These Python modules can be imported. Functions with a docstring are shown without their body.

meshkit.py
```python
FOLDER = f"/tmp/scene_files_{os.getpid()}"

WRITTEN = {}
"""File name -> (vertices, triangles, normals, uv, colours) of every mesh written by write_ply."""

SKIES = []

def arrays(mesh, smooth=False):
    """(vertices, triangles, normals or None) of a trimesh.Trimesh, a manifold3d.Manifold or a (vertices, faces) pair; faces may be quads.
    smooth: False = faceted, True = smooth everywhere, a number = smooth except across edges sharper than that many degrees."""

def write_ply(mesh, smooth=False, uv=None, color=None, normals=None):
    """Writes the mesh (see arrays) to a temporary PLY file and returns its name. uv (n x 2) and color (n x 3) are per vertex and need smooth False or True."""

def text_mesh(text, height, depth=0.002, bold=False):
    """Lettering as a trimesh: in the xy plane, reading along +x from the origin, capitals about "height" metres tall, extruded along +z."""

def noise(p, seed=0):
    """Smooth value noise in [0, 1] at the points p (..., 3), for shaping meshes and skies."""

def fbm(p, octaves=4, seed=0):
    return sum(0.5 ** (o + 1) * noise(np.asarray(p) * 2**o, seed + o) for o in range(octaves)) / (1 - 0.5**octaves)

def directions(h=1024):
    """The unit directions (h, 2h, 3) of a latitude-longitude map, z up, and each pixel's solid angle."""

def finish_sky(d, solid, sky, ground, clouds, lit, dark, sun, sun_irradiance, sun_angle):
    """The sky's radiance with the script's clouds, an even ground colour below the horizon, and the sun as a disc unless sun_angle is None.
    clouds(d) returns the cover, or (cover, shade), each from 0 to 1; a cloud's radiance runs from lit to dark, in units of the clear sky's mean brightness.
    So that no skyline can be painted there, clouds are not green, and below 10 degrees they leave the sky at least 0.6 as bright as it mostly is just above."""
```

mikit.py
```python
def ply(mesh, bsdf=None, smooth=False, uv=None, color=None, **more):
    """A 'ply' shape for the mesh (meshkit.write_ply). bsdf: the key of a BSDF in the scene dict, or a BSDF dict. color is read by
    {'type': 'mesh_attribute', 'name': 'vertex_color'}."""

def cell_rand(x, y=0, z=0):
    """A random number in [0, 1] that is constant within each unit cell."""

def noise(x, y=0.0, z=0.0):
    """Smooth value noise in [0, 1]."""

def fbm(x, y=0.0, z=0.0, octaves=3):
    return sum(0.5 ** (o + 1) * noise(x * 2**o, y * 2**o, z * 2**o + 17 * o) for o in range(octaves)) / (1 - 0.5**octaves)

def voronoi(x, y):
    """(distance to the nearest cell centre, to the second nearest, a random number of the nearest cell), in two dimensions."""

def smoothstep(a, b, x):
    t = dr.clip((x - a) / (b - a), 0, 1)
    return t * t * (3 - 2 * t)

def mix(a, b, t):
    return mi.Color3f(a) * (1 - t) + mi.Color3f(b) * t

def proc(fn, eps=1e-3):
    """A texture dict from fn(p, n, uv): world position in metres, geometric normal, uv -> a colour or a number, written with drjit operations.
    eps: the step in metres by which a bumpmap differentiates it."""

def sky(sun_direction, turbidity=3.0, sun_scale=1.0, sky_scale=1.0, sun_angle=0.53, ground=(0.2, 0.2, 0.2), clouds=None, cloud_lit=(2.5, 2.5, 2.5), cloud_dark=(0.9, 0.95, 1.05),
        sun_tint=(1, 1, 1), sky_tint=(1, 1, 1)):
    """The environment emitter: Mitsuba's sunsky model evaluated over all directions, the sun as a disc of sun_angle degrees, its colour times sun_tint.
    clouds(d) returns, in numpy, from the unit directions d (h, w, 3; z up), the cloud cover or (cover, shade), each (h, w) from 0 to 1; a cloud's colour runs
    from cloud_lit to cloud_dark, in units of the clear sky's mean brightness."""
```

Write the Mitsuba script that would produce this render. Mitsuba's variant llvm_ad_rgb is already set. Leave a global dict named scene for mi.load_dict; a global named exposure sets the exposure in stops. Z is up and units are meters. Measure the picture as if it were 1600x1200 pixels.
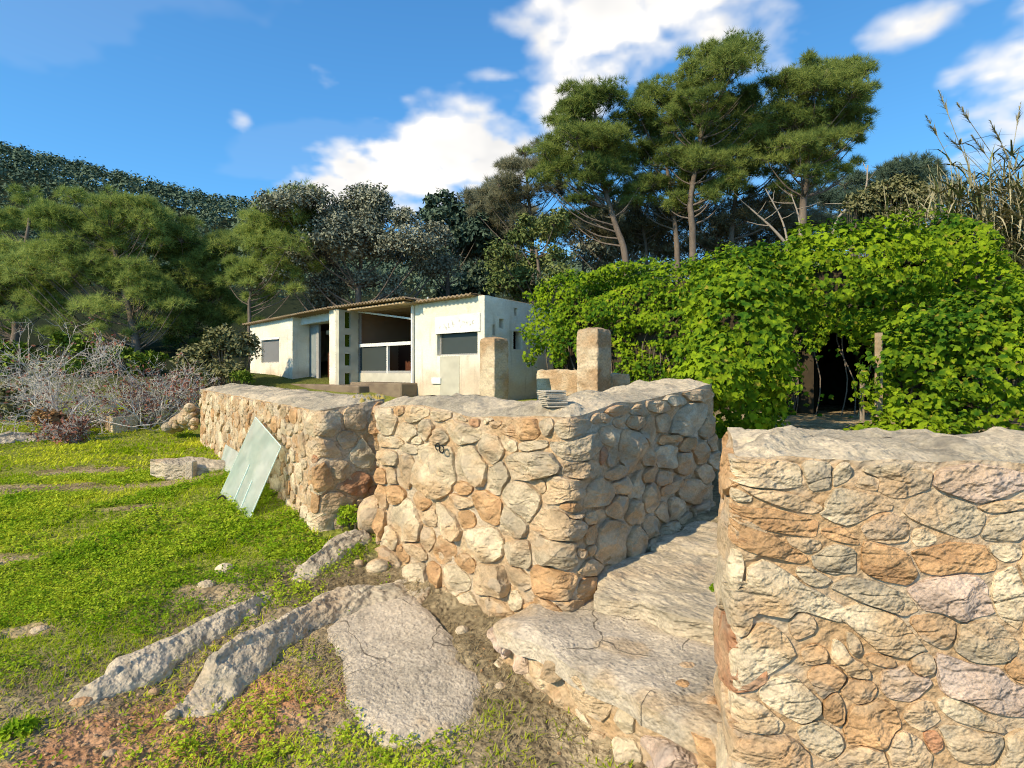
import math
import numpy as np, trimesh, drjit as dr, mitsuba as mi, mikit, meshkit
from scipy.spatial import cKDTree, Delaunay
from scipy.interpolate import RBFInterpolator
from shapely.geometry import Polygon, box as sbox, Point
from shapely import contains_xy
from mikit import proc, noise, fbm, smoothstep, mix, voronoi, cell_rand
T = mi.ScalarTransform4f
scene, labels = {}, {}

# ------------------------------------------------------------------ camera, sky, exposure
F, CX, HY, EYE = 900.0, 800.0, 580.0, 1.60          # focal length and horizon in pixels of the 1600x1200 photograph
scene['camera'] = {'type': 'perspective', 'fov': math.degrees(2 * math.atan(800 / F)), 'fov_axis': 'x', 'near_clip': 0.05, 'far_clip': 3000.0,
                   'principal_point_offset_y': (600 - HY) / 1200.0,
                   'to_world': T().look_at(origin=[0, 0, EYE], target=[0, 1, EYE], up=[0, 0, 1])}
SUN = np.array([-0.757, -0.653, 0.0]) * math.cos(math.radians(34)) + np.array([0, 0, math.sin(math.radians(34))])
exposure = 1.95


def W(px, py, d):
    return np.array([(px - CX) / F * d, d, EYE - (py - HY) / F * d])


def G(px, py, z):
    return W(px, py, F * (EYE - z) / (py - HY))


CLOUDS = [  # centre, radii (degrees right of ahead, degrees up), weight: the banks of cumulus in view and more of the same all round
    (9, 30.5, 9, 7, 1.15), (17, 33, 9, 6, 1.15), (6, 24, 4.5, 5, .95), (21, 29, 5, 5, .75), (24, 27, 5, 5, .55), (-6, 21, 6.5, 4.2, 1.15), (-1, 20.5, 4.0, 3.2, 1.0), (-12, 18.5, 6.5, 4.2, 1.2), (-16, 20, 4, 2.2, .8), (-17, 15.5, 5, 3, 1.0),
    (-25.5, 21.5, 1.6, 1.2, .6), (34.5, 26.3, 4.4, 1.8, .62), (38.5, 27, 3, 1.5, .55), (41.5, 19, 4.5, 5, .8), (46, 22, 5, 5, .8), (-18, 25.5, 2.2, 1.6, .55), (-2.5, 27, 3, 1.0, .5),
    (80, 25, 14, 8, 1.1), (130, 30, 16, 9, 1.1), (-150, 40, 14, 8, 1.1), (170, 22, 18, 7, 1.1), (100, 60, 12, 8, 1.0), (60, 18, 9, 4, 1.0)]


def clouds(d):
    az, el = np.degrees(np.arctan2(d[..., 0], d[..., 1])), np.degrees(np.arcsin(np.clip(d[..., 2], -1, 1)))
    q = d / np.maximum(.25 + d[..., 2:], .25)
    warp = np.stack([meshkit.fbm(q * 9 + k * 7, 3, 40 + k) - .5 for k in range(2)], -1)
    big, fine = meshkit.fbm(q * 8, 5, 3), meshkit.fbm(q * 30, 5, 11)
    field = np.zeros_like(az)
    for a, e, ra, re, w in CLOUDS:
        x = ((az - a + 180) % 360 - 180) / ra + warp[..., 0] * 1.5
        y = (el - e) / re + warp[..., 1] * 1.5
        field = np.maximum(field, w * np.exp(-(x * x + np.where(y < 0, 1.5, 1.0) * y * y) ** 1.1))
    f = field + ((big - .5) * .9 + (fine - .5) * .55) * np.clip(.25 + field, 0, 1)
    cover = np.clip((f - .25) / .55, 0, 1) ** 1.3
    veil = np.clip((meshkit.fbm(q * 3.2 + 3, 5, 29) - .55) * 1.0, 0, .05)
    return np.maximum(cover, veil), np.clip((meshkit.fbm(q * 6 + 9, 4, 21) - .40) * 1.7, 0, .75) * np.clip(cover * 1.6 - .5, 0, 1)


scene['sky_light'] = mikit.sky(SUN.tolist(), turbidity=2.6, sky_scale=1.35, sun_tint=(1.0, 1.0, .97), sky_tint=(.55, 1.05, 1.36), clouds=clouds, cloud_lit=(2.5, 2.42, 2.3), cloud_dark=(1.35, 1.42, 1.52), ground=(.2, .19, .13))


# ------------------------------------------------------------------ helpers
def num(name):
    k, i = name, 0
    while k in scene or k in labels or any(q.startswith(k + '__') for q in scene):
        i += 1
        k = f'{name}_{i:03d}'
    return k


COUNT = {}


def key(name):                      # quick numbering for things and parts
    i = COUNT.get(name, 0)
    COUNT[name] = i + 1
    return name if i == 0 else f'{name}_{i:03d}'


def tag(k, label=None, cat=None, group=None, kind=None):
    d = labels.setdefault(k, {})
    for n, v in (('label', label), ('category', cat), ('group', group), ('kind', kind)):
        if v:
            d[n] = v
    return k


def add(k, mesh, m, smooth=False, **kw):
    scene[k] = mikit.ply(mesh, m, smooth=smooth, **kw)
    return k


class MB:                            # collects triangles of ONE mesh
    def __init__(self):
        self.v, self.f, self.n = [], [], 0

    def put(self, v, f):
        v, f = np.asarray(v, float).reshape(-1, 3), np.asarray(f, int)
        if f.shape[1] == 4:
            f = np.vstack([f[:, [0, 1, 2]], f[:, [0, 2, 3]]])
        self.v.append(v)
        self.f.append(f + self.n)
        self.n += len(v)
        return self

    def mesh(self):
        return np.vstack(self.v), np.vstack(self.f)


def tube(points, radii, sides=6):
    p = np.asarray(points, float)
    t = np.gradient(p, axis=0)
    t /= np.linalg.norm(t, axis=1, keepdims=True) + 1e-12
    a = np.cross(t, np.where(np.abs(t[:, 2:]) < .9, [0, 0, 1.0], [1.0, 0, 0]))
    a /= np.linalg.norm(a, axis=1, keepdims=True) + 1e-12
    b, ang = np.cross(t, a), np.arange(sides) * 2 * np.pi / sides
    v = p[:, None] + np.broadcast_to(radii, (len(p),))[:, None, None] * (np.cos(ang)[None, :, None] * a[:, None] + np.sin(ang)[None, :, None] * b[:, None])
    i, j = np.meshgrid(np.arange(len(p) - 1), np.arange(sides), indexing='ij')
    q = np.stack([i * sides + j, i * sides + (j + 1) % sides, (i + 1) * sides + (j + 1) % sides, (i + 1) * sides + j], -1).reshape(-1, 4)
    n = len(p) * sides
    v = np.vstack([v.reshape(-1, 3), p[:1], p[-1:]])
    jj = np.arange(sides)
    caps = np.vstack([np.stack([jj * 0 + n, (jj + 1) % sides, jj], 1), np.stack([jj * 0 + n + 1, n - sides + jj, n - sides + (jj + 1) % sides], 1)])
    return v, np.vstack([q[:, [0, 1, 2]], q[:, [0, 2, 3]], caps])


def bezier(pts, n):
    """A smooth polyline through the points."""
    pts = np.asarray(pts, float)
    if len(pts) < 3:
        return np.linspace(pts[0], pts[-1], n)
    p = np.vstack([2 * pts[0] - pts[1], pts, 2 * pts[-1] - pts[-2]])
    t = np.linspace(0, len(pts) - 1 - 1e-9, n)
    i, f = t.astype(int), (t % 1)[:, None]
    a, b, c, d = p[i], p[i + 1], p[i + 2], p[i + 3]
    return .5 * (2 * b + (c - a) * f + (2 * a - 5 * b + 4 * c - d) * f ** 2 + (3 * b - a - 3 * c + d) * f ** 3)


def rngof(s):
    return np.random.default_rng(s)


def box_mesh(lo, hi, frame=None, bevel=0.0):
    lo, hi = np.asarray(lo, float), np.asarray(hi, float)
    if bevel > 0:
        import manifold3d
        pts = []
        for s in np.ndindex(2, 2, 2):
            c = np.where(np.array(s) == 1, hi, lo)
            for k in range(3):
                o = np.where(np.arange(3) == k, 0, bevel) * np.where(np.array(s) == 1, -1, 1)
                pts.append(c + o)
        m = trimesh.convex.convex_hull(np.array(pts))
        v, f = np.array(m.vertices), np.array(m.faces)
    else:
        m = trimesh.creation.box(bounds=[lo, hi])
        v, f = np.array(m.vertices), np.array(m.faces)
    return (frame(v) if frame else v), f


def extrude(poly, h):
    m = trimesh.creation.extrude_polygon(poly, h, engine='earcut')
    return np.array(m.vertices), np.array(m.faces)


# ------------------------------------------------------------------ materials
def diffuse_mat(name, fn, bump=None, scale=1.0, eps=2e-3):
    b = {'type': 'diffuse', 'reflectance': proc(fn) if callable(fn) else {'type': 'rgb', 'value': list(fn)}}
    if bump is not None:
        b = {'type': 'bumpmap', 'texture': proc(bump, eps), 'scale': scale, 'bsdf': b}
    scene[name] = {'type': 'twosided', 'bsdf': b}


def stone_bump(p, n, uv):
    a = fbm(p.x * 22, p.y * 22, p.z * 26, 4)
    c = noise(p.x * 9 + 3, p.y * 9, p.z * 14)
    crack = smoothstep(0.0, .07, dr.abs(c - .5))
    return a * .030 + crack * .005 + fbm(p.x * 75, p.y * 75, p.z * 75, 2) * .009


def stone_fn(base, dirt, stain):
    def fn(p, n, uv):
        a = fbm(p.x * 5, p.y * 5, p.z * 6, 4)
        c = mix(mi.Color3f(base) * .72, mi.Color3f(base) * 1.22, smoothstep(.25, .75, a))
        c = mix(c, dirt, smoothstep(.47, .72, fbm(p.x * 4.1 + 9, p.y * 4.1, p.z * 4.7, 4)) * .8)
        g = noise(p.x * 60, p.y * 60, p.z * 60) * .55 + noise(p.x * 140, p.y * 140, p.z * 140) * .45
        c = c * (.74 + .52 * g)
        return mix(c, stain, smoothstep(.60, .72, noise(p.x * 11, p.y * 11 + 5, p.z * 11)) * .5)
    return fn


TONES = {'c': ((.60, .50, .345), (.53, .36, .20), (.44, .37, .27)), 'g': ((.50, .42, .295), (.50, .35, .21), (.34, .295, .225)), 't': ((.51, .385, .245), (.49, .31, .17), (.41, .35, .27)),
         'o': ((.50, .315, .165), (.51, .39, .255), (.38, .22, .115)), 'r': ((.41, .22, .125), (.48, .33, .20), (.34, .27, .19))}
for k_, v_ in TONES.items():
    diffuse_mat('stone_' + k_, stone_fn(*v_), stone_bump, 1.0)


def mortar_fn(p, n, uv):
    a = fbm(p.x * 4, p.y * 4, p.z * 4, 4)
    c = mix((.47, .325, .185), (.52, .435, .32), smoothstep(.3, .7, a))
    g = noise(p.x * 70, p.y * 70, p.z * 70)
    return c * (.72 + .5 * g)


diffuse_mat('mortar', mortar_fn, lambda p, n, uv: fbm(p.x * 30, p.y * 30, p.z * 30, 4) * .028, 1.0)


def cap_fn(p, n, uv):
    a = fbm(p.x * 3, p.y * 3, p.z * 3, 4)
    c = mix((.38, .335, .25), (.57, .485, .35), smoothstep(.32, .68, a))
    g = noise(p.x * 50, p.y * 50, p.z * 50) * .5 + noise(p.x * 120, p.y * 120, p.z * 120) * .5
    c = c * (.6 + .75 * g)
    return mix(c, (.16, .145, .12), smoothstep(.58, .72, fbm(p.x * 9 + 4, p.y * 9, p.z * 9, 3)) * .45)


diffuse_mat('weathered_cap', cap_fn, lambda p, n, uv: fbm(p.x * 18, p.y * 18, p.z * 18, 5) * .05, 1.0)
diffuse_mat('lichen', lambda p, n, uv: mix((.42, .33, .09), (.35, .33, .25), smoothstep(.35, .6, noise(p.x * 30, p.y * 30, p.z * 30))))


def concrete_fn(p, n, uv):
    a = fbm(p.x * 2.6, p.y * 2.6, p.z * 2.6, 4)
    c = mix((.43, .375, .29), (.57, .495, .385), smoothstep(.3, .7, a))
    g = noise(p.x * 90, p.y * 90, p.z * 90) * .6 + noise(p.x * 33, p.y * 33, p.z * 33) * .4
    c = mix(c, (.20, .185, .15), smoothstep(.58, .74, fbm(p.x * 5 + 3, p.y * 5, p.z * 5, 4)) * .35)
    c = mix(c, (.50, .37, .22), smoothstep(.58, .72, fbm(p.x * 3 + 8, p.y * 3 + 2, p.z * 3, 4)) * .6)
    d1, d2, _ = voronoi(p.x * 1.7 + fbm(p.x * 4, p.y * 4, 0, 3) * .5, p.y * 1.7 + fbm(p.x * 4 + 9, p.y * 4, 0, 3) * .5)
    c = mix(c, (.13, .11, .085), (1 - smoothstep(.008, .022, d2 - d1)) * smoothstep(.45, .6, noise(p.x * 2, p.y * 2, 5)) * .8)
    return c * (.60 + .74 * g)


diffuse_mat('concrete', concrete_fn, lambda p, n, uv: fbm(p.x * 60, p.y * 60, p.z * 60, 3) * .015 + fbm(p.x * 9, p.y * 9, p.z * 9, 3) * .018, 1.0)


def rock_fn(p, n, uv):
    s = fbm(p.x * 10 + p.y * 9, p.y * 2 - p.x * 2.2, p.z * 18, 4)
    c = mix((.33, .29, .215), (.54, .465, .345), smoothstep(.15, .75, s))
    c = mix(c, (.44, .32, .2), smoothstep(.55, .75, fbm(p.x * 3, p.y * 3, p.z * 3 + 8, 3)) * .6)
    return c * (.75 + .5 * noise(p.x * 70, p.y * 70, p.z * 70))


diffuse_mat('bedrock', rock_fn, lambda p, n, uv: fbm(p.x * 16 + p.y * 14, p.y * 4 - p.x * 4.4, p.z * 26, 4) * .05, 1.0)


def dist2(p, x, y, rx, ry, ang):
    c, s = math.cos(ang), math.sin(ang)
    dx, dy = p.x - x, p.y - y
    return dr.sqrt(dr.square((dx * c + dy * s) / rx) + dr.square((-dx * s + dy * c) / ry))


BARE = [(G(265, 758, .06)[0], G(265, 758, .06)[1], .85, .42), (G(60, 762, .03)[0], G(60, 762, .03)[1], 1.7, .45), (G(-10, 868, -.05)[0], G(-10, 868, -.05)[1], .55, .18), (G(120, 735, .05)[0], G(120, 735, .05)[1], 1.3, .4),
        (G(315, 925, -.1)[0], G(315, 925, -.1)[1], .35, .14), (G(40, 985, -.14)[0], G(40, 985, -.14)[1], .3, .10), (G(200, 800, 0)[0], G(200, 800, 0)[1], .5, .12)]


def ground_fn(p, n, uv):
    big = fbm(p.x * .9, p.y * .9, 0, 4)
    soil = mix((.22, .175, .105), (.40, .325, .205), smoothstep(.3, .7, fbm(p.x * 3, p.y * 3, 3, 4)))
    turf = mix((.19, .225, .04), (.31, .31, .075), big)
    edge = (p.x + 2.9) * .853 - (p.y - 3.24) * .522            # how far to the right of the lawn's edge
    c = mix(turf, soil, smoothstep(-.25, .35, edge + (big - .5) * 1.6))
    for x_, y_, a_, b_ in BARE:
        c = mix(c, soil * mi.Color3f(1.05, 1.0, .92), (1 - smoothstep(.45, 1.1, dist2(p, x_, y_, a_, b_, .15) + (fbm(p.x * 4, p.y * 4, 6, 3) - .5) * .9)) * .9)
    red = 1 - smoothstep(.6, 1.15, dist2(p, -1.75, 2.95, .95, .42, .75) + (fbm(p.x * 5, p.y * 5, 1, 3) - .5) * .9)
    c = mix(c, mix((.42, .205, .10), (.46, .29, .17), fbm(p.x * 9, p.y * 9, 2, 3)), red)
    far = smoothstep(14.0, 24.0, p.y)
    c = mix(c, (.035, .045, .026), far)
    return c * (.6 + .7 * noise(p.x * 45, p.y * 45, 0))


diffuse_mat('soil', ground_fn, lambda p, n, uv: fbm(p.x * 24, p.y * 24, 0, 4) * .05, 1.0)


def leaf_fn(a, b, k=2.0, f=.5):
    return lambda p, n, uv: mix(a, b, smoothstep(.25, .75, noise(p.x * k, p.y * k, p.z * k) * (1 - f) + f * noise(p.x * k * 9, p.y * k * 9, p.z * k * 9)))




diffuse_mat('grey_foliage', leaf_fn((.17, .19, .14), (.32, .335, .25), .8, .5))
diffuse_mat('oak_foliage', leaf_fn((.10, .14, .045), (.23, .26, .09), .8, .5))
diffuse_mat('hill_foliage', leaf_fn((.075, .12, .088), (.15, .20, .125), .12, .4))
diffuse_mat('shrub_foliage', leaf_fn((.10, .16, .02), (.24, .31, .05), 1.0, .5))
diffuse_mat('olive_shrub_foliage', leaf_fn((.13, .14, .06), (.25, .245, .12), 1.2, .5))


def thin(name, fn, trans, rough=.45, spec=.5):
    scene[name] = {'type': 'principledthin', 'base_color': proc(fn), 'roughness': rough, 'diff_trans': trans, 'spec_trans': 0.0, 'eta': 1.4}


def ivy_fn(p, n, uv):
    a = noise(p.x * 1.8, p.y * 1.8, p.z * 1.8) * .45 + noise(p.x * 17, p.y * 17, p.z * 17) * .55
    c = mix((.035, .11, .014), (.27, .39, .018), smoothstep(.22, .78, a))
    return mix(c, (.38, .33, .05), smoothstep(.80, .9, noise(p.x * 13 + 5, p.y * 13, p.z * 13)) * .8)


thin('ivy_leaf', ivy_fn, .5, .3)
diffuse_mat('dark_earth_ivy_shade', lambda p, n, uv: mix((.035, .03, .022), (.075, .06, .042), fbm(p.x * 3, p.y * 3, p.z * 3, 3)))  # dark-stained earth; the near-black also paints in the shade behind the ivy
thin('pine_needles', leaf_fn((.14, .205, .055), (.30, .37, .10), .7, .35), .8, .6)
thin('light_pine_needles', leaf_fn((.23, .31, .08), (.43, .51, .15), .5, .35), .8, .6)
thin('dry_pine_needles', leaf_fn((.18, .19, .115), (.31, .31, .20), .7, .4), .8, .6)
thin('grass_blade', leaf_fn((.27, .40, .010), (.62, .66, .05), 1.1, .4), .7, .6)
thin('weed_leaf', leaf_fn((.20, .35, .016), (.48, .58, .045), 1.3, .5), .6, .5)
diffuse_mat('dry_grass', leaf_fn((.22, .17, .095), (.40, .33, .19), 3, .5))
diffuse_mat('reed_straw', leaf_fn((.25, .23, .13), (.44, .40, .25), 2, .5))
diffuse_mat('reed_green', leaf_fn((.10, .13, .05), (.24, .25, .10), 2, .5))
diffuse_mat('bark', lambda p, n, uv: mix((.10, .082, .066), (.24, .20, .165), fbm(p.x * 9, p.y * 9, p.z * 3, 3)))
diffuse_mat('dead_wood', (.36, .31, .25))
diffuse_mat('twig', lambda p, n, uv: mix((.44, .40, .365), (.66, .62, .57), noise(p.x * 7, p.y * 7, p.z * 7)))
diffuse_mat('rusty_leaf', leaf_fn((.30, .16, .07), (.42, .27, .12), 3, .5))
diffuse_mat('red_leaf', (.27, .12, .085))


def plaster_fn(p, n, uv):
    a = fbm(p.x * 1.4, p.y * 1.4, p.z * 1.4, 4)
    c = mix((.68, .645, .53), (.82, .785, .665), smoothstep(.3, .65, a))
    streak = fbm(p.x * 7, p.y * 7, p.z * .8, 3)
    c = mix(c, (.42, .37, .27), smoothstep(.58, .78, streak) * .4)
    low = 1 - smoothstep(1.25, 1.85, p.z + (a - .5) * 1.1)
    c = mix(c, (.52, .36, .23), low * .5)
    return c * (.9 + .16 * noise(p.x * 30, p.y * 30, p.z * 30))


diffuse_mat('plaster', plaster_fn, lambda p, n, uv: fbm(p.x * 6, p.y * 6, p.z * 6, 4) * .03, 1.0)


def oldplaster_fn(p, n, uv):
    a = fbm(p.x * 2.2, p.y * 2.2, p.z * 2.2, 4)
    c = mix((.42, .29, .17), (.60, .50, .35), smoothstep(.34, .6, a))
    c = mix(c, (.22, .2, .16), smoothstep(2.0, 2.45, p.z + (a - .5) * .8) * .45)
    return c * (.75 + .45 * noise(p.x * 40, p.y * 40, p.z * 40))


diffuse_mat('old_plaster', oldplaster_fn, lambda p, n, uv: fbm(p.x * 9, p.y * 9, p.z * 9, 4) * .05, 1.0)
diffuse_mat('block_concrete', lambda p, n, uv: mix((.40, .385, .31), (.60, .58, .48), fbm(p.x * 4, p.y * 4, p.z * 4, 3)))
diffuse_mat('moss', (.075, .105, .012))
diffuse_mat('stained_base', lambda p, n, uv: mix((.13, .10, .075), (.30, .24, .17), fbm(p.x * 3, p.y * 3, p.z * 5, 4)))
diffuse_mat('corrugated', lambda p, n, uv: mix((.20, .13, .075), (.38, .31, .21), fbm(p.x * 3, p.y * 3, p.z * 3, 3)))
diffuse_mat('white_paint', lambda p, n, uv: mix((.66, .66, .64), (.80, .80, .78), noise(p.x * 5, p.y * 5, p.z * 5)))
diffuse_mat('grey_metal', (.33, .33, .32))
diffuse_mat('dark_metal', (.035, .033, .03))
diffuse_mat('brown_wood', (.10, .045, .03))
diffuse_mat('pale_wood', lambda p, n, uv: mix((.36, .27, .17), (.50, .40, .27), noise(p.x * 4, p.y * 4, p.z * 30)))
diffuse_mat('interior_wall', (.30, .20, .13))
diffuse_mat('screen_grey', (.20, .21, .22))
diffuse_mat('tile_biscuit', lambda p, n, uv: mix((.40, .35, .27), (.56, .52, .43), noise(p.x * 20, p.y * 20, p.z * 160)))
scene['window_glass'] = {'type': 'principledthin', 'base_color': {'type': 'rgb', 'value': [.14, .17, .165]}, 'roughness': .18, 'diff_trans': .3, 'spec_trans': .55, 'eta': 1.3}
scene['curtain_glass'] = {'type': 'principledthin', 'base_color': {'type': 'rgb', 'value': [.55, .63, .66]}, 'roughness': .25, 'diff_trans': .8, 'spec_trans': .35, 'eta': 1.5}
thin('dusty_film', lambda p, n, uv: mix((.62, .74, .67), (.84, .90, .85), smoothstep(.3, .7, fbm(p.x * 3, p.y * 3, p.z * 3, 3))), .9, .5)
scene['sheet_glass'] = {'type': 'blendbsdf', 'weight': proc(lambda p, n, uv: .34 + .34 * fbm(p.x * 5, p.y * 5, p.z * 5, 3)), 'clear': {'type': 'thindielectric', 'int_ior': 1.5}, 'film': {'type': 'ref', 'id': 'dusty_film'}}
diffuse_mat('glass_edge', (.62, .76, .68))

# ------------------------------------------------------------------ terrain
CTRL = [G(*q)[:2].tolist() + [q[2]] for q in [
    (0, 1195, -.25), (200, 1195, -.30), (420, 1195, -.36), (640, 1195, -.40), (900, 1195, -.42), (0, 1080, -.20), (200, 1070, -.22), (330, 1060, -.24), (480, 1060, -.26), (620, 1050, -.27), (760, 1060, -.30), (560, 960, -.20),
    (690, 960, -.22), (0, 960, -.14), (200, 960, -.12), (360, 950, -.12), (470, 900, -.08), (590, 890, -.10), (0, 850, -.06), (250, 850, -.04), (400, 850, 0), (495, 835, .08), (540, 800, .16), (0, 770, .02), (200, 760, .04), (320, 730, .08), (0, 700, .10),
    (180, 690, .12), (312, 690, .13), (1000, 975, -.06), (1130, 985, -.06), (1000, 890, .15), (1120, 860, .2), (1060, 830, .27), (1120, 790, .34)]]
CTRL += [[1.0, 2.3, -.4], [2, 1.5, -.4], [0, .5, -.35], [-3, .5, -.3], [3.5, 1, -.4], [3.4, 5.2, .5], [2.6, 3.4, .3], [4.5, 7, .7], [7, 6, .7], [8, 3, .4], [9, 12, .8], [2, 14, .8], [-2, 8, .5], [-12, 10, .15], [-12, 4, 0], [-20, 0, 0], [-10, 14, .3], [-5, 16, .85], [-14, 17, .6], [-20, 12, .5], [15, 5, .8], [15, 15, 1.2], [0, -15, -.4], [20, -10, .2], [-20, -15, -.2], [3, 18, 1.0], [-25, 17, 1.0], [25, 17, 1.5]]
CTRL = np.array(CTRL)
RBF = RBFInterpolator(CTRL[:, :2], CTRL[:, 2], kernel='linear', smoothing=.02, neighbors=40)


def sstep(a, b, x):
    t = np.clip((x - a) / (b - a), 0, 1)
    return t * t * (3 - 2 * t)


RIDGE_PX = np.array([[-900, 120], [-400, 180], [0, 252], [60, 268], [130, 284], [230, 308], [320, 328], [400, 344], [520, 380], [700, 420], [1000, 432], [1300, 425], [1700, 415], [2600, 400]], float)


def ground_z(x, y):
    x, y = np.asarray(x, float), np.asarray(y, float)
    q = np.stack([np.clip(x, -24, 24), np.clip(y, -15, 18)], -1).reshape(-1, 2)
    z = RBF(q).reshape(x.shape)
    z = z + .18 * np.clip(y - 17, 0, 30)
    far = sstep(45, 185, y)
    ang = np.clip(x / np.maximum(y, 1), -3, 3) * F + CX
    ridge = EYE + (HY - np.interp(ang, RIDGE_PX[:, 0], RIDGE_PX[:, 1] - 4)) / F * 185 - 5
    z = z * (1 - far) + far * ridge * (1 - .5 * sstep(190, 420, y))
    return z


def bumps(x, y):
    p = np.stack([x, y, 0 * x], -1)
    near = 1 - sstep(10, 25, np.hypot(x, y))
    return near * ((meshkit.fbm(p * 1.7, 4, 5) - .5) * .09 + (meshkit.fbm(p * 9, 3, 8) - .5) * .03) + (1 - near) * (meshkit.fbm(p * .12, 3, 5) - .5) * 1.2


def gz(x, y):
    return ground_z(x, y) + bumps(np.asarray(x, float), np.asarray(y, float))


def graded(lo, hi, near_lo, near_hi, step, grow):
    mid = list(np.arange(near_lo, near_hi, step))
    up, s = [near_hi], step
    while up[-1] < hi:
        s *= grow
        up.append(up[-1] + s)
    dn, s = [near_lo], step
    while dn[-1] > lo:
        s *= grow
        dn.append(dn[-1] - s)
    return np.array(dn[:0:-1] + mid + up)


gx, gy = graded(-700, 700, -6, 3, .065, 1.10), graded(-60, 900, 1.6, 9.5, .06, 1.08)
X, Y = np.meshgrid(gx, gy, indexing='ij')
i, j = np.meshgrid(np.arange(len(gx) - 1), np.arange(len(gy) - 1), indexing='ij')
q = np.stack([i * len(gy) + j, (i + 1) * len(gy) + j, (i + 1) * len(gy) + j + 1, i * len(gy) + j + 1], -1).reshape(-1, 4)
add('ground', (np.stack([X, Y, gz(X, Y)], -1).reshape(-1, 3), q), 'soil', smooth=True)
tag('ground', kind='structure')


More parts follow.
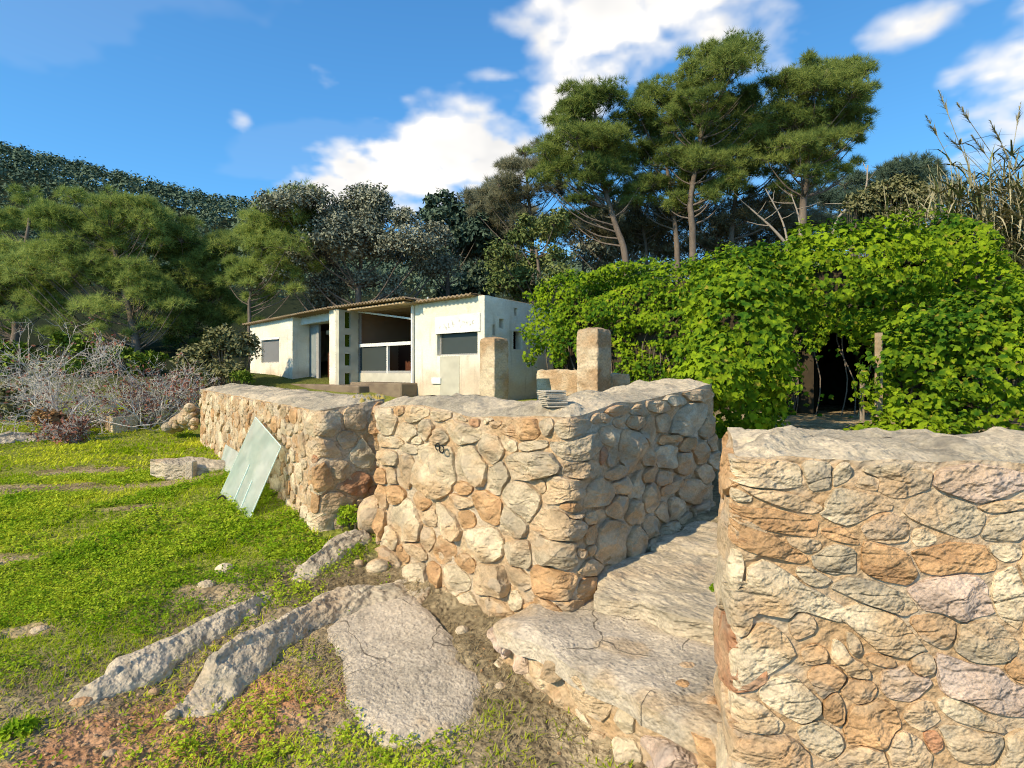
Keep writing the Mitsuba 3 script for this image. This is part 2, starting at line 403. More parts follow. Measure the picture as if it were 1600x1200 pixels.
# ------------------------------------------------------------------ rubble walls
class Path:
    """A closed footprint (counter-clockwise) with rounded corners: dense points P, outward normals N, arc length S."""

    def __init__(self, pts, r=.09, step=.03):
        pts = np.asarray(pts, float)
        out, n = [], len(pts)
        for k in range(n):
            a, b, c = pts[k - 1], pts[k], pts[(k + 1) % n]
            d0, d1 = (a - b) / np.linalg.norm(a - b), (c - b) / np.linalg.norm(c - b)
            for t in np.linspace(0, 1, 7):
                out.append((1 - t) ** 2 * (b + d0 * r) + 2 * t * (1 - t) * b + t * t * (b + d1 * r))
        out = np.array(out)
        res = []
        for k in range(len(out)):
            a, b = out[k], out[(k + 1) % len(out)]
            m = max(1, int(np.linalg.norm(b - a) / step))
            res += [a + (b - a) * t / m for t in range(m)]
        self.P = np.array(res)
        d = np.roll(self.P, -1, 0) - self.P
        self.S = np.concatenate([[0], np.cumsum(np.linalg.norm(d, axis=1))])
        t = np.roll(self.P, -1, 0) - np.roll(self.P, 1, 0)
        t /= np.linalg.norm(t, axis=1, keepdims=True)
        self.N = np.stack([t[:, 1], -t[:, 0]], 1)
        self.L = self.S[-1]
        self.poly = Polygon(self.P)

    def at(self, s):
        s = np.mod(s, self.L)
        PP, NN = np.vstack([self.P, self.P[:1]]), np.vstack([self.N, self.N[:1]])
        P = np.stack([np.interp(s, self.S, PP[:, k]) for k in (0, 1)], -1)
        N = np.stack([np.interp(s, self.S, NN[:, k]) for k in (0, 1)], -1)
        return P, N / np.linalg.norm(N, axis=-1, keepdims=True)

    def s_of(self, xy):
        d = np.linalg.norm(self.P - np.asarray(xy)[:2], axis=1)
        return self.S[np.argmin(d)]


def on_plane(px, py, a, b):
    """Where the photograph's pixel meets the upright plane through the ground points a and b."""
    a, b = np.asarray(a, float), np.asarray(b, float)
    k = (px - CX) / F
    d = b - a
    t = (k * a[1] - a[0]) / (d[0] - k * d[1])
    p = a + d * t
    return np.array([p[0], p[1], EYE - (py - HY) / F * p[1]])


def wall_core(k, path, zb, ztop, m_side, m_top, seed, rough=.018, step_z=.04, cap=True, topres=.06, top_amp=.03, sunk=0.0):
    n = len(path.P)
    zt = ztop(path.P[:, 0], path.P[:, 1])
    rows = max(4, int((zt.max() - zb) / step_z))
    fr = np.linspace(0, 1, rows)
    Z = zb + fr[:, None] * (zt[None] - zb)
    inset = np.where(fr > .97, .02, 0)[:, None]
    p3 = np.stack([np.broadcast_to(path.P[None, :, 0], Z.shape), np.broadcast_to(path.P[None, :, 1], Z.shape), Z], -1)
    d = (meshkit.fbm(p3 * 7, 4, seed) - .5) * 2 * rough + (meshkit.fbm(p3 * 2, 2, seed + 5) - .5) * .03 - inset - sunk * np.clip((1 - fr[:, None]) * 12, 0, 1)
    V = p3.copy()
    V[..., :2] += path.N[None] * d[..., None]
    ii, jj = np.meshgrid(np.arange(rows - 1), np.arange(n), indexing='ij')
    qd = np.stack([ii * n + jj, ii * n + (jj + 1) % n, (ii + 1) * n + (jj + 1) % n, (ii + 1) * n + jj], -1).reshape(-1, 4)
    add(k + '__core', (V.reshape(-1, 3), qd), m_side, smooth=True)
    rim = V[-1]
    x0, y0, x1, y1 = path.poly.bounds
    g = np.stack(np.meshgrid(np.arange(x0, x1, topres), np.arange(y0, y1, topres)), -1).reshape(-1, 2)
    g += rngof(seed).uniform(-.3, .3, g.shape) * topres
    inner = Polygon(rim[:, :2]).buffer(0).buffer(-topres * .6)
    g = g[contains_xy(inner, g[:, 0], g[:, 1])]
    P2 = np.vstack([rim[:, :2], g])
    tri = Delaunay(P2).simplices
    c = P2[tri].mean(1)
    outer = Polygon(rim[:, :2]).buffer(0)
    tri = tri[contains_xy(outer, c[:, 0], c[:, 1])]
    z = ztop(g[:, 0], g[:, 1])
    dist = cKDTree(rim[:, :2]).query(g)[0]
    gp = np.stack([g[:, 0], g[:, 1], 0 * z], -1)
    z = z + np.minimum(dist, .12) * .25 + ((meshkit.fbm(gp * 6, 4, seed + 9) - .5) * 2 + (meshkit.fbm(gp * 16, 3, seed + 4) - .5) * .9) * top_amp * np.clip(dist / .05, .3, 1)
    PV = np.column_stack([P2, np.concatenate([rim[:, 2], z])])
    e1, e2 = PV[tri[:, 1]] - PV[tri[:, 0]], PV[tri[:, 2]] - PV[tri[:, 0]]
    flip = np.cross(e1, e2)[:, 2] < 0
    tri[flip] = tri[flip][:, ::-1]
    add(k + '__mortar_cap', (PV, tri), m_top, smooth=True)


def cells(seeds, path, zt_of, seed, n_ang, gap, limit=1.9, warp=.03, zb_of=None):
    """Outlines of the stones: every seed (s, z, rs, rz, angle) grows until it meets a neighbour, leaving the joint free."""
    sd = np.asarray([q[:5] for q in seeds], float)
    ca, sa = np.cos(sd[:, 4]), np.sin(sd[:, 4])
    th = np.arange(n_ang) * 2 * np.pi / n_ang
    tree = cKDTree(sd[:, :2])
    K = min(14, len(sd))
    fr = np.linspace(.18, limit, 56)
    outs = []
    # unit directions in each stone's own ellipse
    ex, ez = np.cos(th)[None] * sd[:, 2:3], np.sin(th)[None] * sd[:, 3:4]
    dx, dz = ex * ca[:, None] - ez * sa[:, None], ex * sa[:, None] + ez * ca[:, None]
    pts = sd[:, None, None, :2] + np.stack([dx, dz], -1)[:, :, None] * fr[None, None, :, None]
    P3 = np.concatenate([pts, np.zeros(pts.shape[:-1] + (1,))], -1)
    wv = np.stack([meshkit.noise(P3 * 9, seed) - .5, meshkit.noise(P3 * 9, seed + 1) - .5], -1) * 2 * warp
    qq = pts + wv
    idx = tree.query(sd[:, :2], k=K)[1]
    if K == 1:
        idx = idx[:, None]

    def dist(i, xy):
        d = xy - sd[i, :2]
        a, b = d[..., 0] * ca[i] + d[..., 1] * sa[i], -d[..., 0] * sa[i] + d[..., 1] * ca[i]
        return np.sqrt((a / sd[i, 2]) ** 2 + (b / sd[i, 3]) ** 2)

    for i in range(len(sd)):
        own = dist(i, qq[i])
        bad = np.zeros(own.shape, bool)
        for k in idx[i]:
            if k != i:
                bad |= dist(k, qq[i]) < own
        bad |= pts[i, ..., 1] > zt_of(pts[i, ..., 0]) - .004
        if zb_of is not None:
            bad |= pts[i, ..., 1] < zb_of(pts[i, ..., 0])
        first = np.where(bad.any(1), bad.argmax(1), len(fr) - 1)
        r = fr[np.maximum(first - 1, 0)]
        L = np.hypot(dx[i], dz[i])
        r = np.maximum(r - gap / L, .55 * r)
        rg = rngof(seed * 57 + i)
        nk = rg.integers(5, 8)
        for t_ in (np.arange(nk) + rg.uniform(-.3, .3, nk)) / nk * 2 * np.pi:          # hewn, straight-sided outline
            d_ = np.interp(t_ % (2 * np.pi), th, r, period=2 * np.pi) * rg.uniform(.88, 1.10)
            cs_ = np.cos(th - t_)
            r = np.where(cs_ > .3, np.minimum(r, d_ / np.maximum(cs_, .3)), r)
        r = .08 * np.roll(r, 1) + .84 * r + .08 * np.roll(r, -1)
        outs.append(np.stack([dx[i] * r, dz[i] * r], -1))
    return sd, outs


def stone_mesh(path, c, outline, bulge, seed, rings, rough, back=.07):
    rg = rngof(seed)
    n = len(outline)
    a = outline.copy()
    R = np.linalg.norm(a, axis=1).mean()
    prof = {6: [(1.0, -9), (1.0, .05), (.93, .62), (.78, .92), (.5, 1.0), (.22, 1.0)], 4: [(1.0, -9), (.97, .35), (.75, .95), (.4, 1.0)], 8: [(1.0, -9), (1.01, .0), (.985, .5), (.945, .84), (.85, .97), (.66, 1.0), (.45, 1.03), (.22, 1.0)]}[rings]
    uv, h = [], []
    for rho, hh in prof:
        uv.append(a * rho)
        h.append(np.full(n, -back if hh < -1 else hh * bulge))
    uv.append(np.zeros((1, 2)))
    h.append(np.array([bulge]))
    uv, h = np.vstack(uv), np.concatenate(h)
    low = h < -.5 * back
    for _ in range(7):                        # broken faces
        th, sl, c0 = rg.uniform(0, 2 * np.pi), rg.uniform(.3, 1.3), rg.uniform(.84, 1.25)
        pl = bulge * c0 - sl * bulge * (uv[:, 0] * np.cos(th) + uv[:, 1] * np.sin(th)) / R * 1.1
        h = np.where(low, h, np.minimum(h, np.maximum(pl, .1 * bulge * np.ones_like(pl))))
    p = np.column_stack([uv + c[:2], h]) * 1.0
    nz = (meshkit.fbm(p * np.array([11, 11, 11]) + seed * .37, 4, seed) - .5) * 2 * rough
    h = np.where(low, h, h + nz)
    s, z = uv[:, 0] + c[0], uv[:, 1] + c[1]
    P, N = path.at(s)
    V = np.column_stack([P + N * h[:, None], z])
    f, m = [], len(prof)
    jj = np.arange(n)
    for k in range(m - 1):
        f.append(np.stack([k * n + jj, k * n + (jj + 1) % n, (k + 1) * n + (jj + 1) % n], 1))
        f.append(np.stack([k * n + jj, (k + 1) * n + (jj + 1) % n, (k + 1) * n + jj], 1))
    f.append(np.stack([(m - 1) * n + jj, (m - 1) * n + (jj + 1) % n, jj * 0 + m * n], 1))
    return V, np.vstack(f)


def rubble(k, path, seeds, zt_of, seed, n_ang=28, gap=.012, rings=8, rough=.012, bulge=(.03, .06), part='stone', limit=1.9, warp=.03, zb_of=None, stuff_below=0):
    sd, outs = cells(seeds, path, zt_of, seed, n_ang, gap, limit, warp, zb_of)
    rg = rngof(seed + 77)
    for i, (c, o) in enumerate(zip(sd, outs)):
        size = math.sqrt(abs(Polygon(o).area)) if len(o) > 3 else .05
        if size < .02:
            continue
        b = rg.uniform(*bulge) * np.clip(size / .2, .45, 1.35)
        V, f = stone_mesh(path, c, o, b, seed * 131 + i, rings, rough * np.clip(size / .2, .4, 1.3))
        add(key(f'{k}__{part}'), (V, f), 'stone_' + seeds[i][5], smooth=24)


def random_seeds(s0, s1, z0, zt, size, seed, tones, aspect=1.35, grow=None):
    """Dart-thrown seeds of stones over a face."""
    rg = rngof(seed)
    out, pts = [], []
    for _ in range(6000):
        s = rg.uniform(s0, s1)
        z = rg.uniform(z0, zt(np.array([s]))[0] - .01)
        r = size * rg.uniform(.6, 1.35) * (grow(s, z) if grow else 1)
        if all((s - a) ** 2 / 1.3 + (z - b) ** 2 * 1.3 > (.80 * (r + q)) ** 2 for a, b, q in pts):
            pts.append((s, z, r))
            out.append((s, z, r * rg.uniform(.95, aspect), r * rg.uniform(.75, 1.05), rg.normal(0, .25), tones[rg.integers(len(tones))]))
    return out


U, Vv = np.array([.736, -.677]), np.array([.677, .736])
# --- the L-shaped rubble wall in the middle
C0 = np.array([.37, 3.75])
L0, LF = np.array([-1.29, 5.28]), np.array([1.99, 5.51])
TH = .6
Lpath = Path([L0, C0, LF, LF - U * TH, C0 - U * TH + Vv * TH, L0 + Vv * TH], r=.17)


def Ltop(x, y):
    b = (np.asarray(x) - C0[0]) * Vv[0] + (np.asarray(y) - C0[1]) * Vv[1]
    a = -((np.asarray(x) - C0[0]) * U[0] + (np.asarray(y) - C0[1]) * U[1])
    return 1.275 + .05 * (meshkit.noise(np.stack([np.asarray(x) * 3.4, np.asarray(y) * 3.4, 0 * np.asarray(x)], -1), 5) - .3) + .16 * np.clip(b / 2.4, 0, 1) + .04 * np.clip(b / TH, 0, 1) + .02 * np.sin(a * 5) * np.clip(a, 0, 1)


LW = tag('rubble_wall', 'chest-high dry rubble wall with a rounded corner and a bent stack of tiles on its top', 'stone wall', 'old stone walls of the terrace')
wall_core(LW, Lpath, -.55, Ltop, 'mortar', 'weathered_cap', 11, sunk=.016, top_amp=.05)
FRONT = """130 200 55 55 0 c|205 165 24 22 0 o|270 180 52 34 0 c|370 185 45 26 0 c|450 188 42 28 0 g|505 212 28 25 0 r|565 205 34 38 0 c|700 240 92 44 0 o|830 230 40 48 10 g|905 235 85 60 0 g|970 330 85 75 0 g|
140 290 62 20 0 c|225 250 32 36 0 c|268 292 26 18 0 c|305 238 30 48 0 g|352 272 34 36 0 g|455 250 92 40 14 c|590 218 30 20 0 t|568 328 62 58 30 g|648 303 34 30 10 c|742 308 60 22 -6 c|140 365 62 28 0 c|234 326 34 22 0 c|
340 432 88 122 4 c|492 405 66 88 20 c|222 408 38 58 0 t|598 442 40 72 20 g|757 390 115 72 -4 g|960 415 70 50 0 t|118 435 42 28 0 o|170 440 26 34 0 t|458 492 42 32 0 o|448 545 52 36 0 t|560 560 64 62 20 o|700 545 66 78 10 g|
895 505 92 70 0 t|790 478 24 26 0 t|115 510 38 42 0 o|178 515 34 40 0 o|238 640 56 86 0 c|292 545 36 48 0 o|325 605 40 44 0 t|410 628 70 66 25 c|470 618 34 38 0 o|665 632 52 68 30 g|860 650 122 66 4 t|
155 690 36 45 0 c|118 645 28 60 0 o|312 690 36 52 0 t|382 742 54 58 0 o|545 722 98 72 -8 c|690 750 56 62 0 g|835 770 104 66 0 g|470 800 40 36 0 o|260 745 46 34 0 t|210 755 34 40 0 o|
265 872 60 68 0 c|345 850 34 60 0 o|430 872 56 76 0 c|572 875 70 82 0 t|695 865 54 58 0 t|832 880 92 76 0 o|395 965 40 60 0 t|470 985 54 76 0 c|592 990 62 66 0 t|690 965 46 46 0 g|740 992 36 22 0 o|815 985 44 26 0 o|885 980 52 26 0 t|
500 1085 46 36 0 c|570 1080 30 48 0 o|140 780 60 40 0 t|430 1050 40 34 0 o|935 560 40 20 0 o|950 600 30 14 0 t"""
FLANK = """1075 262 44 66 0 g|1160 335 52 98 0 t|1120 210 40 30 0 g|1092 360 40 46 0 t|1100 425 42 38 0 t|1048 345 22 46 0 r|1030 508 54 58 0 t|1130 478 46 40 10 t|1190 482 38 60 0 g|1012 612 44 36 0 t|1105 568 46 50 0 t|1182 590 38 52 0 g|
1090 712 68 88 0 t|1192 705 34 60 0 g|1246 512 28 58 0 t|1238 360 38 46 10 o|1235 240 40 50 0 t|1185 215 34 34 0 g|1310 350 50 66 0 g|1395 372 38 46 0 t|1400 212 90 62 0 g|1478 232 34 50 0 g|1290 440 40 46 0 t|1300 590 34 44 0 g|
1350 570 42 56 0 g|1420 505 64 56 0 g|1480 430 36 46 0 t|1250 655 34 50 0 g|1330 662 48 32 0 c|1455 335 40 46 0 g|1520 372 30 44 0 g|1300 215 40 40 0 g|1240 430 40 30 -20 o|1340 480 40 30 0 t|1510 290 36 40 0 t|1400 300 34 26 0 o|1330 285 44 22 0 o|
1000 700 26 60 0 o|958 762 28 28 0 t|1002 742 28 30 0 t|1000 825 48 36 0 t|990 890 46 40 0 o|1050 850 34 30 0 t|1280 150 50 20 0 g|1360 125 46 18 0 g|1440 105 40 18 0 g|1200 165 46 20 0 g|1120 170 46 18 0 g|1040 200 40 22 0 g|1450 570 36 30 0 g|1385 610 30 24 0 t|1250 720 30 26 0 t"""


def px_seeds(text, ox, oy, sc, face, path):
    out = []
    for row in text.replace('\n', '').split('|'):
        x, y, rx, ry, a, t = row.split()
        x, y, rx, ry, a = float(x), float(y), float(rx), float(ry), float(a)
        px, py, rx, ry = ox + x / sc, oy + y / sc, rx / sc, ry / sc
        c = on_plane(px, py, *face(px))
        e = on_plane(px + 1, py, *face(px))
        ks = np.linalg.norm(e[:2] - c[:2])
        kz = c[1] / F
        out.append((path.s_of(c), c[2], rx * ks, ry * kz, -math.radians(a), t))
    return out


Lface = lambda px: (L0, C0) if px < 889 else (C0, LF)
FLANK = '|'.join(r[:-1] + ('t' if i % 2 and r[-1] == 'g' else r[-1]) for i, r in enumerate(FLANK.replace('\n', '').split('|')))
Lseeds = px_seeds(FRONT + '|' + FLANK, 550, 580, 1600 / 600, Lface, Lpath)
s_l0 = Lpath.s_of(L0 + U * .1)
for zz in np.arange(-.05, 1.25, .19):        # the wall's left end
    Lseeds.append((Lpath.s_of(L0) - .12, zz + .09, .13, .09, 0, 'tocto'[int(zz * 10) % 5]))
    Lseeds.append((Lpath.s_of(L0 + Vv * .42), zz + .03, .15, .09, 0, 'otgct'[int(zz * 10) % 5]))


def top_of(path, fn):
    def f(s):
        P, _ = path.at(s)
        return fn(P[..., 0], P[..., 1])
    return f


rubble(LW, Lpath, Lseeds, top_of(Lpath, Ltop), 21, n_ang=30, gap=.005, rings=8, rough=.030, bulge=(.026, .07), warp=.022)

# --- the long wall on the left
A1, B1 = np.array([-6.5, 12.0]), np.array([-1.83, 5.40])
dB = (B1 - A1) / np.linalg.norm(B1 - A1)
nB = np.array([-dB[1], dB[0]])
C1, D1 = B1 + nB * .72, A1 + nB * .72
Mpath = Path([A1, B1, C1, D1], r=.09, step=.04)


def Mtop(x, y):
    w = (np.asarray(x) - B1[0]) * nB[0] + (np.asarray(y) - B1[1]) * nB[1]
    return 1.225 + .10 * np.clip(w / .72, 0, 1)


MW = tag('rubble_wall_001', 'long low stone wall with crumbling lime render that a glass sheet leans against', 'stone wall', 'old stone walls of the terrace')
wall_core(MW, Mpath, -.45, Mtop, 'mortar', 'weathered_cap', 31, rough=.03, sunk=.012, top_amp=.04)
sA, sB, sC = Mpath.s_of(A1 + dB * .1), Mpath.s_of(B1 - dB * .1), Mpath.s_of(C1 - nB * .1)
Mlen = np.linalg.norm(B1 - A1)
mt = top_of(Mpath, Mtop)
# bigger stones first so that the nearest 300 are the parts
seeds = random_seeds(sB - 4.6, sB + .0, -.1, mt, .115, 5, 'cctcot', 1.5)
seeds += random_seeds(sA, sB - 4.55, .05, mt, .17, 6, 'cctco', 1.4)
rubble(MW, Mpath, seeds, mt, 33, n_ang=16, gap=.010, rings=6, rough=.018, bulge=(.015, .045), warp=.04)
rg = rngof(44)
ENDF = [(sB + .14, 1.08, .17, .13, .1, 'g'), (sB + .44, 1.10, .13, .12, -.1, 't'), (sB + .66, 1.04, .11, .16, 0, 'o')]
ENDF += [q for q in random_seeds(sB - .02, sB + .80, -.02, lambda s: 0 * s + .96, .125, 45, 'ootrct', 1.5)]
rubble(MW, Mpath, ENDF, mt, 37, n_ang=24, gap=.012, rings=8, rough=.02, bulge=(.02, .05), warp=.03)
# yellow lichen crust along the far corner of the top
mb, rg = MB(), rngof(3)
for _ in range(46):
    c = C1 - nB * abs(rg.normal(0, .09)) - dB * abs(rg.normal(0, .22)) - nB * .03 - dB * .03
    r = rg.uniform(.012, .04)
    th = np.arange(9) / 9 * 2 * np.pi
    rr = r * rg.uniform(.6, 1.2, 9)
    z = Mtop(*c) + .032
    V = np.vstack([np.column_stack([c[0] + rr * np.cos(th), c[1] + rr * np.sin(th), np.full(9, z - .03)]), [[c[0], c[1], z + .022]]])
    mb.put(V, np.stack([np.arange(9), (np.arange(9) + 1) % 9, np.full(9, 9)], 1))
add(MW + '__lichen', mb.mesh(), 'lichen', smooth=True)
tag(MW + '__lichen', label='crust of yellow lichen on the wall top', kind='stuff')

# --- the wall at the right, close to the camera
R0, R1 = np.array([.862, 2.27]), np.array([3.9, 1.86])
R3, R2 = np.array([1.035, 2.84]), np.array([4.0, 2.44])
Rpath = Path([R0, R1, R2, R3], r=.06, step=.03)


def Rtop(x, y):
    w = (np.asarray(y) - 2.27 + .135 * (np.asarray(x) - .86)) / .55
    return 1.25 + .045 * (meshkit.fbm(np.stack([np.asarray(x) * 5, np.asarray(y) * 12, 0 * np.asarray(x)], -1), 3, 5) - .3) + .05 * np.clip(w, 0, 1) + .012 * np.clip(1 - np.abs(np.asarray(x) - 1.05) * 6, 0, 1)


RW = tag('rubble_wall_002', 'mortared stone wall nearest to the viewer with flat pinkish and ochre stones', 'stone wall', 'old stone walls of the terrace')
wall_core(RW, Rpath, -.6, Rtop, 'mortar', 'weathered_cap', 51, rough=.014, step_z=.025, topres=.03, top_amp=.045, sunk=.012)
RIGHT = """130 115 90 30 4 t|330 125 150 26 6 t|620 150 70 30 0 t|900 160 140 26 2 t|200 215 130 42 4 c|385 218 52 42 0 g|470 195 30 55 25 c|655 208 122 72 -2 g|545 242 48 38 20 g|930 245 150 68 0 p|490 335 105 58 -8 g|800 345 138 68 10 g|130 285 80 26 10 c|280 300 150 24 14 t|
270 375 150 34 14 o|450 425 90 26 20 o|1020 400 90 48 -16 g|620 415 76 62 20 t|605 510 90 72 35 o|850 498 148 62 2 o|345 452 70 26 4 t|200 450 120 40 22 o|440 502 75 50 12 g|260 625 180 100 22 c|570 632 142 44 14 g|840 628 145 82 0 p|1035 620 58 88 0 c|
600 745 132 66 28 c|775 735 88 56 10 t|945 782 98 70 18 g|492 800 28 42 0 g|470 850 86 34 38 c|670 915 92 56 34 p|170 830 100 110 15 c|380 820 40 36 0 o|960 950 180 80 15 p|890 1020 112 38 28 g|565 1065 92 82 -25 o|432 1010 36 50 0 o|270 960 100 60 25 c|
180 1040 110 60 20 c|900 1115 118 56 14 g|690 1140 84 56 0 t|520 960 56 46 20 t|1045 1150 80 70 0 c|260 1130 120 50 10 t|520 1165 70 40 0 t|740 865 44 46 20 t|1035 480 70 30 0 c|350 560 60 26 20 c|730 425 50 36 0 c|780 1110 40 50 0 r|100 560 40 70 0 c|110 700 45 70 0 c|
330 715 60 50 10 t|1040 880 60 50 0 o|620 850 60 30 20 t|420 910 50 60 20 t|400 1110 60 50 0 c|1000 310 90 26 -10 t|720 1010 60 60 20 t|1120 520 60 120 0 t|1140 330 50 80 0 g|1150 800 60 120 0 c|1180 1020 70 90 0 t"""
TONES_P = ((.54, .42, .335), (.50, .37, .25), (.44, .37, .32))
diffuse_mat('stone_p', stone_fn(*TONES_P), stone_bump, 1.0)
Rseeds = px_seeds(RIGHT, 1100, 640, 1071 / 500, lambda px: (R0, R1), Rpath)
for zz, t_ in zip(np.arange(-.2, 1.2, .26), 'ctrgto'):
    Rseeds.append((Rpath.s_of(R3 + (R0 - R3) * .62), zz + .1, .18, .13, 0, t_))
    Rseeds.append((Rpath.s_of(R3 + (R0 - R3) * .18), zz + .02, .16, .12, 0, t_))
rg = rngof(9)
s1600 = Rpath.s_of(on_plane(1660, 800, R0, R1))
Rseeds += [q for q in random_seeds(s1600 + .1, s1600 + 1.2, -.4, top_of(Rpath, Rtop), .15, 8, 'cgtop', 1.4)]
rubble(RW, Rpath, Rseeds, top_of(Rpath, Rtop), 61, n_ang=36, gap=.004, rings=8, rough=.008, bulge=(.018, .042), warp=.016)
# ------------------------------------------------------------------ courtyard floor, steps, slabs, rocks
def slab(k, outline, top, thick, m, seed, amp=.012, res=.045, smooth=True):
    """A thick sheet with a worn edge; top(x, y) is its upper surface."""
    poly = Polygon(outline).buffer(0)
    line = poly.exterior
    n = max(12, int(line.length / res))
    rim = np.array([line.interpolate(t / n, normalized=True).coords[0] for t in range(n)])
    if not line.is_ccw:
        rim = rim[::-1]
    rim = rim + (np.stack([meshkit.fbm(np.column_stack([rim * 6, np.full(n, seed)]), 3, seed), meshkit.fbm(np.column_stack([rim * 6, np.full(n, seed + 9)]), 3, seed + 1)], -1) - .5) * .10
    p2 = Polygon(rim).buffer(0)
    x0, y0, x1, y1 = p2.bounds
    g = np.stack(np.meshgrid(np.arange(x0, x1, res), np.arange(y0, y1, res)), -1).reshape(-1, 2)
    ins = p2.buffer(-res * .7)
    g = g[contains_xy(ins, g[:, 0], g[:, 1])]
    P2 = np.vstack([rim, g])
    tri = Delaunay(P2).simplices
    c = P2[tri].mean(1)
    tri = tri[contains_xy(p2, c[:, 0], c[:, 1])]
    d = cKDTree(rim).query(P2)[0]
    z = top(P2[:, 0], P2[:, 1]) - .03 * np.exp(-d / .035) + (meshkit.fbm(np.column_stack([P2 * 5, 0 * d]), 4, seed) - .5) * 2 * amp
    V = np.column_stack([P2, z])
    e1, e2 = V[tri[:, 1]] - V[tri[:, 0]], V[tri[:, 2]] - V[tri[:, 0]]
    fl = np.cross(e1, e2)[:, 2] < 0
    tri[fl] = tri[fl][:, ::-1]
    low = V[:n].copy()
    low[:, 2] -= thick
    jj = np.arange(n)
    N0 = len(V)
    sides = np.vstack([np.stack([jj + N0, (jj + 1) % n + N0, (jj + 1) % n], 1), np.stack([jj + N0, (jj + 1) % n, jj], 1)])
    add(k, (np.vstack([V, low]), np.vstack([tri, sides])), m, smooth=50 if smooth else False)


FLOOR = .86
add('courtyard_floor', extrude(Polygon([(-6.1, 12.2), (-1.45, 5.95), (-.95, 5.65), (.38, 4.55), (1.75, 6.05), (3.2, 6.3), (12, 9), (14, 18), (2, 26), (-12, 26)]).buffer(-.02), 1.6), 'soil')
scene['courtyard_floor']['to_world'] = T().translate([0, 0, FLOOR - 1.6])
tag('courtyard_floor', kind='structure')

# lower concrete slab in front of the wall
ps = [G(*q) for q in [(512, 985, -.22), (560, 940, -.17), (640, 925, -.15), (690, 962, -.17), (722, 1010, -.20), (752, 1052, -.25), (742, 1100, -.26), (690, 1128, -.27), (610, 1142, -.28), (555, 1118, -.28), (545, 1080, -.27), (530, 1030, -.25)]]
xy = np.array(ps)[:, :2]
ps = np.column_stack([xy, gz(xy[:, 0], xy[:, 1])])
A = np.column_stack([xy, np.ones(len(xy))])
co = np.linalg.lstsq(A, np.array(ps)[:, 2], rcond=None)[0]
slab('concrete_slab', xy, lambda x, y: co[0] * x + co[1] * y + co[2] + .030, .12, 'concrete', 3)
tag('concrete_slab', 'weathered rounded concrete slab lying low in the dirt at the foot of the rubble wall', 'slab', 'concrete slabs of the entrance')

# upper slab: the first step of the path, on a rough stone riser
e0, e1 = np.array([-.12, 3.66]), np.array([1.02, 2.40])
ST, PENDING = 'entrance_step', []
tag(ST, 'grey concrete step over a rough stone riser between the two rubble walls', 'step', 'concrete slabs of the entrance')
slab(ST + '__slab', [e0, e0 + (e1 - e0) * .2, e0 + (e1 - e0) * .5 + [.0, .03], e1, (1.12, 2.7), (1.45, 3.5), (.9, 3.75), (.52, 4.05), (.12, 3.95)], lambda x, y: .012 + .02 * (y - 3) - .02 * np.clip(x - .6, 0, 1), .10, 'concrete', 7, amp=.03)
for q, (px_, py_, r_, m_) in enumerate([(1075, 1040, .06, 'o'), (1068, 1068, .045, 'o'), (1110, 1095, .05, 't')]):
    PENDING.append((ST + '__embedded_stone', G(px_, py_, .0), r_, m_, q))
eU = (e1 - e0) / np.linalg.norm(e1 - e0)
eN = np.array([-eU[1], eU[0]])
RP = Path([e0 - eU * .02 + eN * .06, e1 + eN * .06, e1 + eN * .5, e0 - eU * .02 + eN * .5], r=.06, step=.03)
wall_core(ST, RP, -.75, lambda x, y: -.075 + 0 * np.asarray(x), 'mortar', 'mortar', 71, rough=.03, step_z=.03)
s0 = RP.s_of(e0 + eN * .06)
ln = np.linalg.norm(e1 - e0)
sd = random_seeds(s0 - .2, s0 + ln + .1, -.60, lambda s: 0 * s - .02, .12, 12, 'cttcpo', 1.6)
rubble(ST, RP, sd, lambda s: 0 * s - .035, 73, n_ang=24, gap=.008, rings=8, rough=.03, bulge=(.05, .15), warp=.04)


